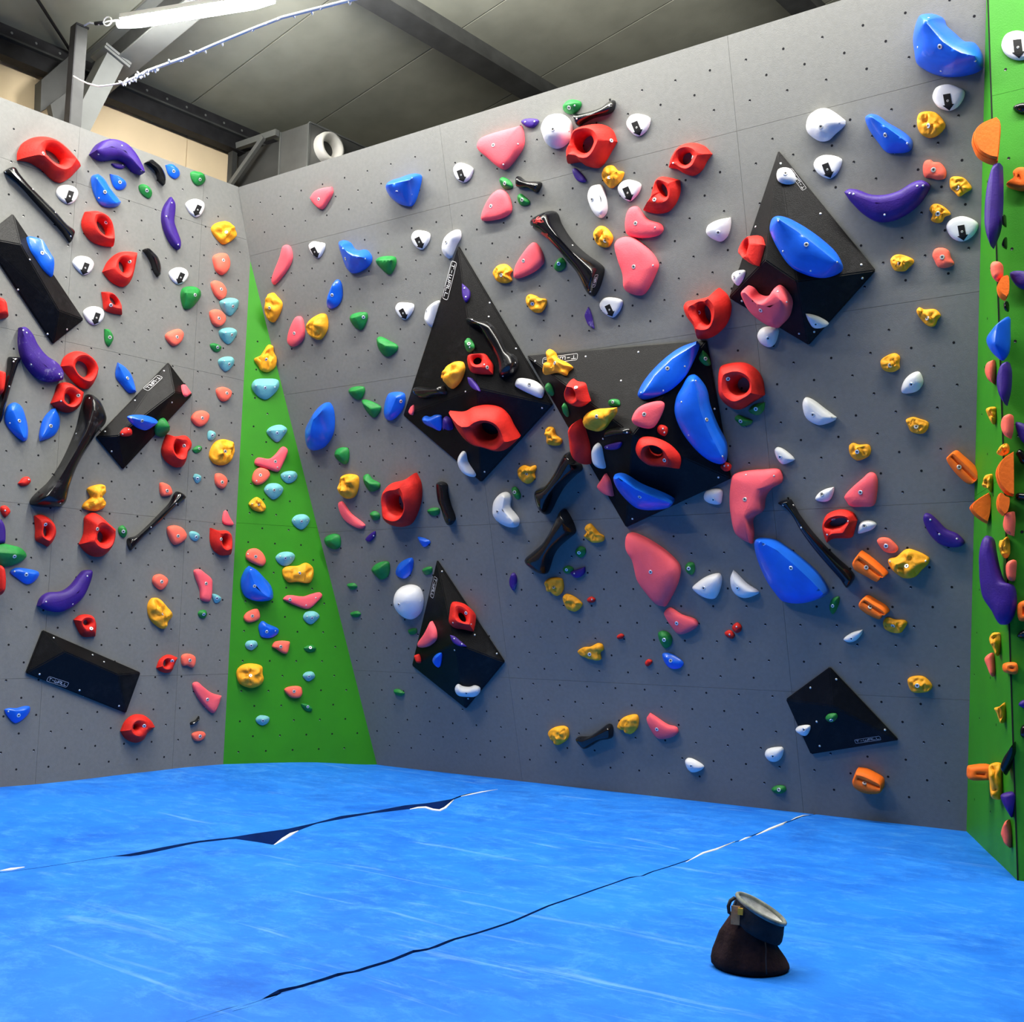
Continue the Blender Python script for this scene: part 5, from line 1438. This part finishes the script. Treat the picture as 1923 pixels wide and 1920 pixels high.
# ------------------------------------------------------------------ the hall above and behind the climbing walls
CREAM_P = CORNER - N_LEFT * 0.8
E1 = Vector((-0.982, 0.085, -0.167)).normalized()    # down the roof slope towards the eave
ROOF0 = hit(471, 258, CREAM_P, N_LEFT)
N_ROOF = D_LEFT.cross(E1).normalized()
if N_ROOF.z > 0: N_ROOF = -N_ROOF                    # faces down
def roof_pt(a, b, drop=0.0): return ROOF0 + D_LEFT * a + E1 * b + N_ROOF * drop
ce = MB()
ce.prism([roof_pt(*q) - N_ROOF * 0.045 for q in ((-6.6, 0.9), (5.4, 0.9), (5.4, -9.4), (-6.6, -9.4))], N_ROOF, 0.05)
ceiling = ce.build('ceiling', M['darksteel'])
tag(ceiling, kind='structure')
a0 = -0.610 - 0.882 * 7
while a0 < 5.2:
    for b0, b1 in ((0.9, -2.0), (-2.0, -5.8), (-5.8, -9.4)):
        p = MB()
        g = 0.006
        p.prism([roof_pt(*q) for q in ((a0 + g, b0 - .002), (a0 + .882 - g, b0 - .002), (a0 + .882 - g, b1 + .002), (a0 + g, b1 + .002))], N_ROOF, 0.044)
        p.build('panel', M['roof'], ceiling)
    a0 += 0.882
# cream rear wall, two boards
cw = MB()
c_pt = lambda u, v: Vector((CREAM_P.x, CREAM_P.y, 0)) + D_LEFT * u + Z * v
cw.prism([c_pt(*q) - N_LEFT * 0.02 for q in ((-4.2, 2.5), (3.5, 2.5), (3.5, 4.93), (-4.2, 4.93))], N_LEFT, 0.06)
wall_far = cw.build('wall_far', M['darksteel'])
tag(wall_far, kind='structure')
js = [-4.2, -1.62, (hit(352, 258, CREAM_P, N_LEFT) - CREAM_P).dot(D_LEFT), 1.6, 3.5]
for u0, u1 in zip(js, js[1:]):
    b = MB()
    b.prism([c_pt(*q) for q in ((u0 + .003, 2.5), (u1 - .003, 2.5), (u1 - .003, 4.92), (u0 + .003, 4.92))], N_LEFT, 0.019)
    b.build('panel', M['cream'], wall_far)

def anchor(o, label, cat, group=None):
    """moves the origin of a finished mesh object to the middle of its foot"""
    vs = [v.co for v in o.data.vertices]
    c = Vector((sum(v.x for v in vs) / len(vs), sum(v.y for v in vs) / len(vs), min(v.z for v in vs)))
    o.data.transform(Matrix.Translation(-c))
    o.location = c
    tag(o, label, cat, group)
    return o
def child(mb, name, m, parent, smooth=False):
    o = mb.build(name, m, None, smooth)
    o.data.transform(Matrix.Translation(-parent.location))
    o.parent = parent
    return o

# perforated eave purlin with its lip and lower channel
b = MB()
EA, EB = -6.2, 1.6
b.bar(roof_pt(EA, -0.05, 0.045), roof_pt(EB, -0.05, 0.045), 0.09, 0.09, E1)
ev = anchor(b.build('eave_beam', M['darksteel']), 'black perforated steel beam where the roof meets the cream wall', 'beam')
b = MB(); b.bar(roof_pt(EA, -0.055, 0.098), roof_pt(EB, -0.055, 0.098), 0.10, 0.016, E1)
child(b, 'lip', M['midsteel'], ev)
b = MB(); b.bar(roof_pt(EA, -0.042, 0.165), roof_pt(EB, -0.042, 0.165), 0.07, 0.125, E1)
child(b, 'lower_channel', M['darksteel'], ev)
rm = None
k = EA + 0.1
while k < EB:
    if rm is None:
        q = MB()
        q.tube([Vector((0, 0, 0)), Vector((0.004, 0, 0))], 0.009, 8)
        rm = mesh('rivet', q.v, q.f, [M['palesteel']])
    p = roof_pt(k, -0.0965, 0.05)
    r = link('rivet', rm, ev)
    r.location = p - ev.location
    k += 0.165
# purlins under the roof
for i, (bb, lab) in enumerate(((-2.0, 'long dark roof purlin running down to the main wall top edge'), (-3.93, 'short visible end of a roof purlin above the main wall, at the upper edge'), (-5.86, None))):
    b = MB()
    b.bar(roof_pt(-6.4, bb, 0.075), roof_pt(5.3, bb, 0.075), 0.13, 0.15, E1)
    if lab is None: continue
    p = anchor(b.build('roof_purlin', M['midsteel']), lab, 'beam', 'roof purlins')
    q = MB(); q.bar(roof_pt(-6.4, bb - 0.0, 0.153), roof_pt(5.3, bb - 0.0, 0.153), 0.17, 0.012, E1)
    child(q, 'flange', M['midsteel'], p)
# rafter of the portal frame
b = MB()
b.bar(roof_pt(-1.40, 0.55, 0.12), roof_pt(-1.40, -9.2, 0.12), 0.02, 0.24, D_LEFT)
rf = anchor(b.build('roof_rafter', M['midsteel']), 'grey steel rafter rising from the rear wall past the lit lamp', 'beam')
for dr, nm in ((0.245, 'flange'), (0.008, 'flange')):
    q = MB(); q.bar(roof_pt(-1.40, 0.55, dr), roof_pt(-1.40, -9.2, dr), 0.17, 0.014, D_LEFT)
    child(q, nm, M['palesteel'], rf)
# bracing rod
b = MB(); b.tube([roof_pt(-2.9, -1.25, 0.03), roof_pt(-1.56, -0.115, 0.03)], 0.011, 8)
anchor(b.build('bracing_rod', M['darksteel'], None, True), 'thin dark bracing rod crossing the roof in the upper corner', 'rod')
# leaning strut with bolted head plates, behind the left wall
SP = P_LEFT - N_LEFT * 0.30
t0, t1 = hit(206, 118, SP, N_LEFT), hit(118, 290, SP, N_LEFT)
b = MB(); b.bar(t0, t1, 0.125, 0.16, D_LEFT)
st = anchor(b.build('steel_strut', M['palesteel']), 'pale grey leaning steel strut with head plates behind the left wall', 'strut')
ax = (t0 - t1).normalized()
sx = (D_LEFT - ax * D_LEFT.dot(ax)).normalized()
for k in (0.012, 0.036):
    q = MB(); q.box(t0 + ax * k, sx * 0.098, ax.cross(sx) * 0.10, ax * 0.009)
    child(q, 'head_plate', M['palesteel'], st)
# dark knee plate left of the post
b = MB()
kp = P_LEFT - N_LEFT * 0.55
kq = P_LEFT - N_LEFT * 0.42
b.prism([hit(*q, kp, N_LEFT) for q in ((131, 104), (134, 165), (100, 196), (76, 210), (78, 150))], N_LEFT, 0.1)
anchor(b.build('knee_brace', M['ductdark']), 'dark steel knee piece left of the square post, against the cream wall', 'brace')
b = MB()
b.prism([hit(*q, kq, N_LEFT) for q in ((127, 172), (95, 196), (104, 240), (128, 245))], N_LEFT, 0.06)
anchor(b.build('gusset_plate', M['ductdark']), 'dark gusset plate low behind the left wall top', 'plate')
# square post
PP = P_LEFT - N_LEFT * 0.10
b0, b1 = hit(137, 240, PP, N_LEFT), hit(146, 52, PP, N_LEFT)
ph = b1.z
base = Vector((b0.x, b0.y, 3.3))
b = MB()
b.box(Vector((base.x, base.y, (3.3 + ph) / 2)), D_LEFT * 0.036, N_LEFT * 0.036, Z * (ph - 3.3) / 2)
po = anchor(b.build('square_post', M['midsteel']), 'dark square steel post rising behind the left wall top', 'post')
q = MB(); q.box(Vector((base.x, base.y, ph + 0.004)), D_LEFT * 0.042, N_LEFT * 0.042, Z * 0.006)
child(q, 'cap', M['darksteel'], po)
q = MB(); q.box(Vector((base.x, base.y, (3.3 + ph) / 2)) - D_LEFT * 0.040, D_LEFT * 0.004, N_LEFT * 0.038, Z * (ph - 3.3) / 2)  # dark strip that colours in the shade on the post's left face
child(q, 'shade_strip', M['darksteel'], po)
# lit fluorescent lamp hung from the post
LZ = Vector((0, 0, 4.80))
l0, l1 = hit(222, 46, LZ, Z), hit(497, 2, LZ, Z)
l1 = l0 + (l1 - l0) * 1.06
d = (l1 - l0).normalized()
b = MB()
b.bar(l0 + Z * 0.035 + d * 0.03, l1 + Z * 0.035 - d * 0.03, 0.07, 0.03, d.cross(Z))
la = anchor(b.build('tube_lamp', M['plastic']), 'lit fluorescent tube lamp under the roof at the upper left', 'lamp')
q = MB()
n = 9
q.tube([l0.lerp(l1, i / (n - 1)) for i in range(n)], 0.038, 12, radii=[.022 if i in (0, n - 1) else .038 for i in range(n)])
child(q, 'tube', M['lamp'], la, True)
# lamp wire and connector
top = Vector((base.x, base.y, ph))
w = [top + N_LEFT * 0.02, top.lerp(l0, .25) + Z * 0.035, top.lerp(l0, .5) + Z * 0.015, top.lerp(l0, .72) + Z * 0.03, l0 + Z * 0.03]
b = MB(); b.tube(w, 0.006, 6)
wi = anchor(b.build('lamp_wire', M['cable'], None, True), 'short white wire from the square post to the lit lamp', 'wire')
q = MB(); q.tube([w[1].lerp(w[2], .6), w[2].lerp(w[3], .5)], 0.012, 8)
child(q, 'connector', M['darksteel'], wi, True)
q = MB(); q.tube([w[3] + Z * (0.03 * math.sin(t)) + d * (0.03 * math.cos(t)) for t in (2 * math.pi * k / 10 for k in range(10))], 0.005, 6, closed=True)
child(q, 'hook_loop', M['cable'], wi, True)
# sagging string of lights
LS = [(138, 143), (150, 150), (165, 157), (185, 162), (205, 160), (228, 156), (250, 148), (275, 134), (300, 125), (350, 107), (400, 85), (470, 56), (530, 33), (600, 15), (670, -3), (760, -30)]
pts = []
for i, (x, y) in enumerate(LS):
    t = i / (len(LS) - 1)
    dpt = (1 - t) * ((base - EYE).dot(FWD) - 0.02) + t * 5.2
    r_ = ray(x, y)
    pts.append(EYE + r_ * (dpt / r_.dot(FWD)))
fine = []
for i in range(len(pts) - 1):
    for k in range(6):
        fine.append(pts[i].lerp(pts[i + 1], k / 6))
b = MB()
b.tube(fine, 0.006, 6, radii=[0.0045 if i < 34 else 0.009 for i in range(len(fine))])
ls = anchor(b.build('light_string', M['cable'], None, True), 'white string of small unlit lights sagging under the roof', 'light string')
rnd = random.Random(3)
bulb = None
for i in range(30, len(fine) - 2, 1):
    nb = 3 if i < 46 else 1
    for _ in range(nb):
        if nb == 1 and rnd.random() < 0.45: continue
        if bulb is None:
            q = MB()
            q.rings([[Vector((math.cos(a) * r, math.sin(a) * r, z)) for a in (2 * math.pi * k / 7 for k in range(7))] for r, z in ((.003, 0), (.006, .006), (.006, .018), (.002, .026))])
            bulb = mesh('bulb', q.v, q.f, [M['cable']], True)
        p = fine[i].lerp(fine[i + 1], rnd.random()) - ls.location
        dv = Vector((rnd.uniform(-1, 1), rnd.uniform(-1, 1), rnd.uniform(-1.2, .6))).normalized()
        R = dv.to_track_quat('Z', 'Y').to_matrix().to_4x4()
        R.translation = p
        link('bulb', bulb, ls, R @ Matrix.Scale(0.95, 4))
# ventilation duct on its bracket, behind the main wall's top
DY = 5.50
r_ = ray(581, 231)
DQ = EYE + r_ * (DY / r_.y)                          # upper near corner of the face with the nozzle
def along(P, v, px):
    """distance along v from P at which the image x is px"""
    lo, hi = 0.0, 3.0
    f0 = project(P)[0] - px
    for _ in range(40):
        m = (lo + hi) / 2
        if (project(P + v * m)[0] - px) * f0 > 0: lo = m
        else: hi = m
    return lo
nx_ = along(DQ, -X, 528)
DW, DH = 0.75, 0.42
b = MB()
b.box(DQ + D_LEFT * DW / 2 - X * nx_ / 2 - Z * DH / 2, D_LEFT * DW / 2, X * nx_ / 2, Z * DH / 2)
du = anchor(b.build('ventilation_duct', M['duct']), 'grey sheet metal ventilation duct above the corner of the walls', 'duct')
ln = (DQ - CREAM_P).dot(N_LEFT) / N_LEFT.x - nx_ - 0.02
q = MB()
q.box(DQ + D_LEFT * DW / 2 - X * (nx_ + ln / 2) - Z * (DH / 2 + 0.03), D_LEFT * (DW / 2 - 0.03), X * ln / 2, Z * (DH / 2 - 0.01))
child(q, 'duct_run', M['ductdark'], du)
q = MB()
t_ = 0.012
q.bar(DQ + Z * t_ / 2, DQ + D_LEFT * DW + Z * t_ / 2, t_ * 1.6, t_, X)
q.bar(DQ, DQ - Z * DH, t_, t_ * 1.6, X)
q.bar(DQ - X * nx_, DQ - Z * DH - X * nx_, t_, t_ * 1.6, X)
q.bar(DQ - Z * DH, DQ + D_LEFT * DW - Z * DH, t_, t_ * 1.6, X)
child(q, 'edge_flange', M['palesteel'], du)
nc = hit(612, 281, DQ, N_LEFT)
rr = (hit(612, 253, DQ, N_LEFT) - nc).length
q = MB()
prof = [(1.0, 0.0), (1.02, .05), (.94, .085), (.78, .09), (.66, .07), (.56, .05), (.50, -.06), (.46, -.12)]
q.rings([[nc + (D_LEFT * math.cos(a) + Z * math.sin(a)) * rr * r + N_LEFT * z for a in (2 * math.pi * k / 28 for k in range(28))] for r, z in prof], cap0=False, cap1=False)
child(q, 'nozzle', M['plastic'], du, True)
q = MB()
q.rings([[nc + (D_LEFT * math.cos(a) + Z * math.sin(a)) * rr * .5 + N_LEFT * z for a in (2 * math.pi * k / 20 for k in range(20))] for z in (0.003,)] , cap0=False, cap1=True)
child(q, 'nozzle_bore', M['ductdark'], du)
# triangular bracket: arm, wall plate and diagonal
bp = Vector((DQ.x, DQ.y - 0.04, DQ.z))
ck = hit(392, 291, CREAM_P, N_LEFT)
BY = bp.y
r_ = ray(521, 249); bt = EYE + r_ * ((BY - 0.0) / r_.y)
r_ = ray(398, 292); bw = EYE + r_ * (BY / r_.y)
bw.z = bt.z = (bw.z + bt.z) / 2
wall_gap = (bw - CREAM_P).dot(N_LEFT)
if wall_gap < 0.03: bw.x += 0.03 - wall_gap
b = MB(); b.bar(bw, bt, 0.04, 0.05, Vector((0, 1, 0)))
br = anchor(b.build('support_bracket', M['palesteel']), 'grey triangular steel bracket carrying the ventilation duct', 'bracket')
r_ = ray(495, 258); d0 = EYE + r_ * ((BY - .03) / r_.y)
r_ = ray(430, 350); d1 = EYE + r_ * ((BY - .03) / r_.y)
q = MB(); q.bar(d0, d1, 0.03, 0.035, Vector((0, 1, 0)))
child(q, 'diagonal', M['palesteel'], br)
r_ = ray(390, 280); d0 = EYE + r_ * (BY / r_.y)
q = MB(); d0.x = bw.x + 0.026; q.bar(d0, d0 - Z * 0.4, 0.05, 0.05, X)
child(q, 'wall_plate', M['midsteel'], br)

# ------------------------------------------------------------------ chalk bag standing on the mat
bc = hit(1408, 1818, ZERO, Z)
bc.z = floor_z(bc.x, bc.y)
toE = Vector((EYE.x - bc.x, EYE.y - bc.y, 0)).normalized()
rt = Vector((-toE.y, toE.x, 0))
if rt.dot(RIGHT) < 0: rt = -rt
bag = empty('chalk_bag', bc)
tag(bag, 'dark brown chalk bag with grey fleece lining standing on the blue mat', 'chalk bag')
def bring(rx, ry, cx, cz, tilt, n=40, wob=0.0, seed=0.0, cy=0.0):
    """ring in the bag's own frame: x to the picture's right, y to the viewer"""
    out = []
    tl = math.radians(tilt)
    for k in range(n):
        a = 2 * math.pi * k / n
        w_ = 1 + wob * noise.noise(Vector((math.cos(a) * 1.7, math.sin(a) * 1.7, cz * 14 + seed)))
        x, y = math.cos(a) * rx * w_, math.sin(a) * ry * w_
        out.append(rt * (cx + x * math.cos(tl)) + toE * (cy + y) + Z * (cz - x * math.sin(tl)))
    return out
b = MB()
b.rings([bring(.085, .075, .005, .002, 0), bring(.108, .092, .004, .001, 0, wob=.04), bring(.116, .098, .003, .010, 0, wob=.05), bring(.115, .097, .002, .022, 1, wob=.07), bring(.107, .090, 0, .042, 3, wob=.10), bring(.098, .085, 0, .062, 7, wob=.13), bring(.091, .081, .000, .082, 12, wob=.14), bring(.083, .078, .004, .100, 18, wob=.10), bring(.076, .074, .010, .118, 23, wob=.05), bring(.074, .073, .016, .134, 25)], cap0=True, cap1=False)
b.build('pouch', M['bag'], bag, smooth=True)
b = MB()
b.rings([bring(.0745, .0735, .0165, .108, 24), bring(.080, .078, .0175, .110, 25, wob=.03), bring(.084, .081, .020, .122, 26, wob=.04), bring(.083, .081, .025, .142, 26, wob=.03), bring(.081, .080, .030, .160, 27), bring(.080, .079, .033, .172, 27)], cap0=False, cap1=False)
b.build('collar', M['collar'], bag, smooth=True)
b = MB()
b.tube(bring(.0785, .0775, .034, .1735, 27, 36), .0068, 8, closed=True)
b.build('rim', M['rim'], bag, smooth=True)
b = MB()
b.rings([bring(.0765, .0755, .034, .173, 27, wob=.02), bring(.071, .070, .033, .165, 26, wob=.04), bring(.066, .066, .030, .150, 24, wob=.06), bring(.052, .052, .026, .138, 20, wob=.10), bring(.026, .026, .024, .135, 14), bring(.004, .004, .023, .136, 10)], cap0=False, cap1=True)
b.build('fleece_lining', M['fleece'], bag, smooth=True)
B3 = lambda x, y, z: rt * x + toE * y + Z * z
b = MB()
b.bar(B3(-.040, .055, .190), B3(-.042, .064, .138), .026, .007, rt)
b.build('leather_tab', M['tan'], bag)
b = MB()
b.bar(B3(-.026, .0655, .187), B3(-.027, .0675, .168), .015, .006, rt)
b.build('yellow_tab', M['yellowtab'], bag)
b = MB()
b.tube([B3(-.043, .02, .205), B3(-.056, .03, .198), B3(-.062, .034, .182), B3(-.060, .036, .165), B3(-.050, .036, .160)], .0055, 8)
b.build('belt_loop', M['darksteel'], bag, smooth=True)
b = MB()
b.tube([B3(.045, .0785, .098), B3(.047, .083, .080), B3(.046, .092, .055), B3(.047, .097, .030), B3(.048, .0985, .014)], .0022, 6)
b.build('seam', M['collar'], bag, smooth=True)
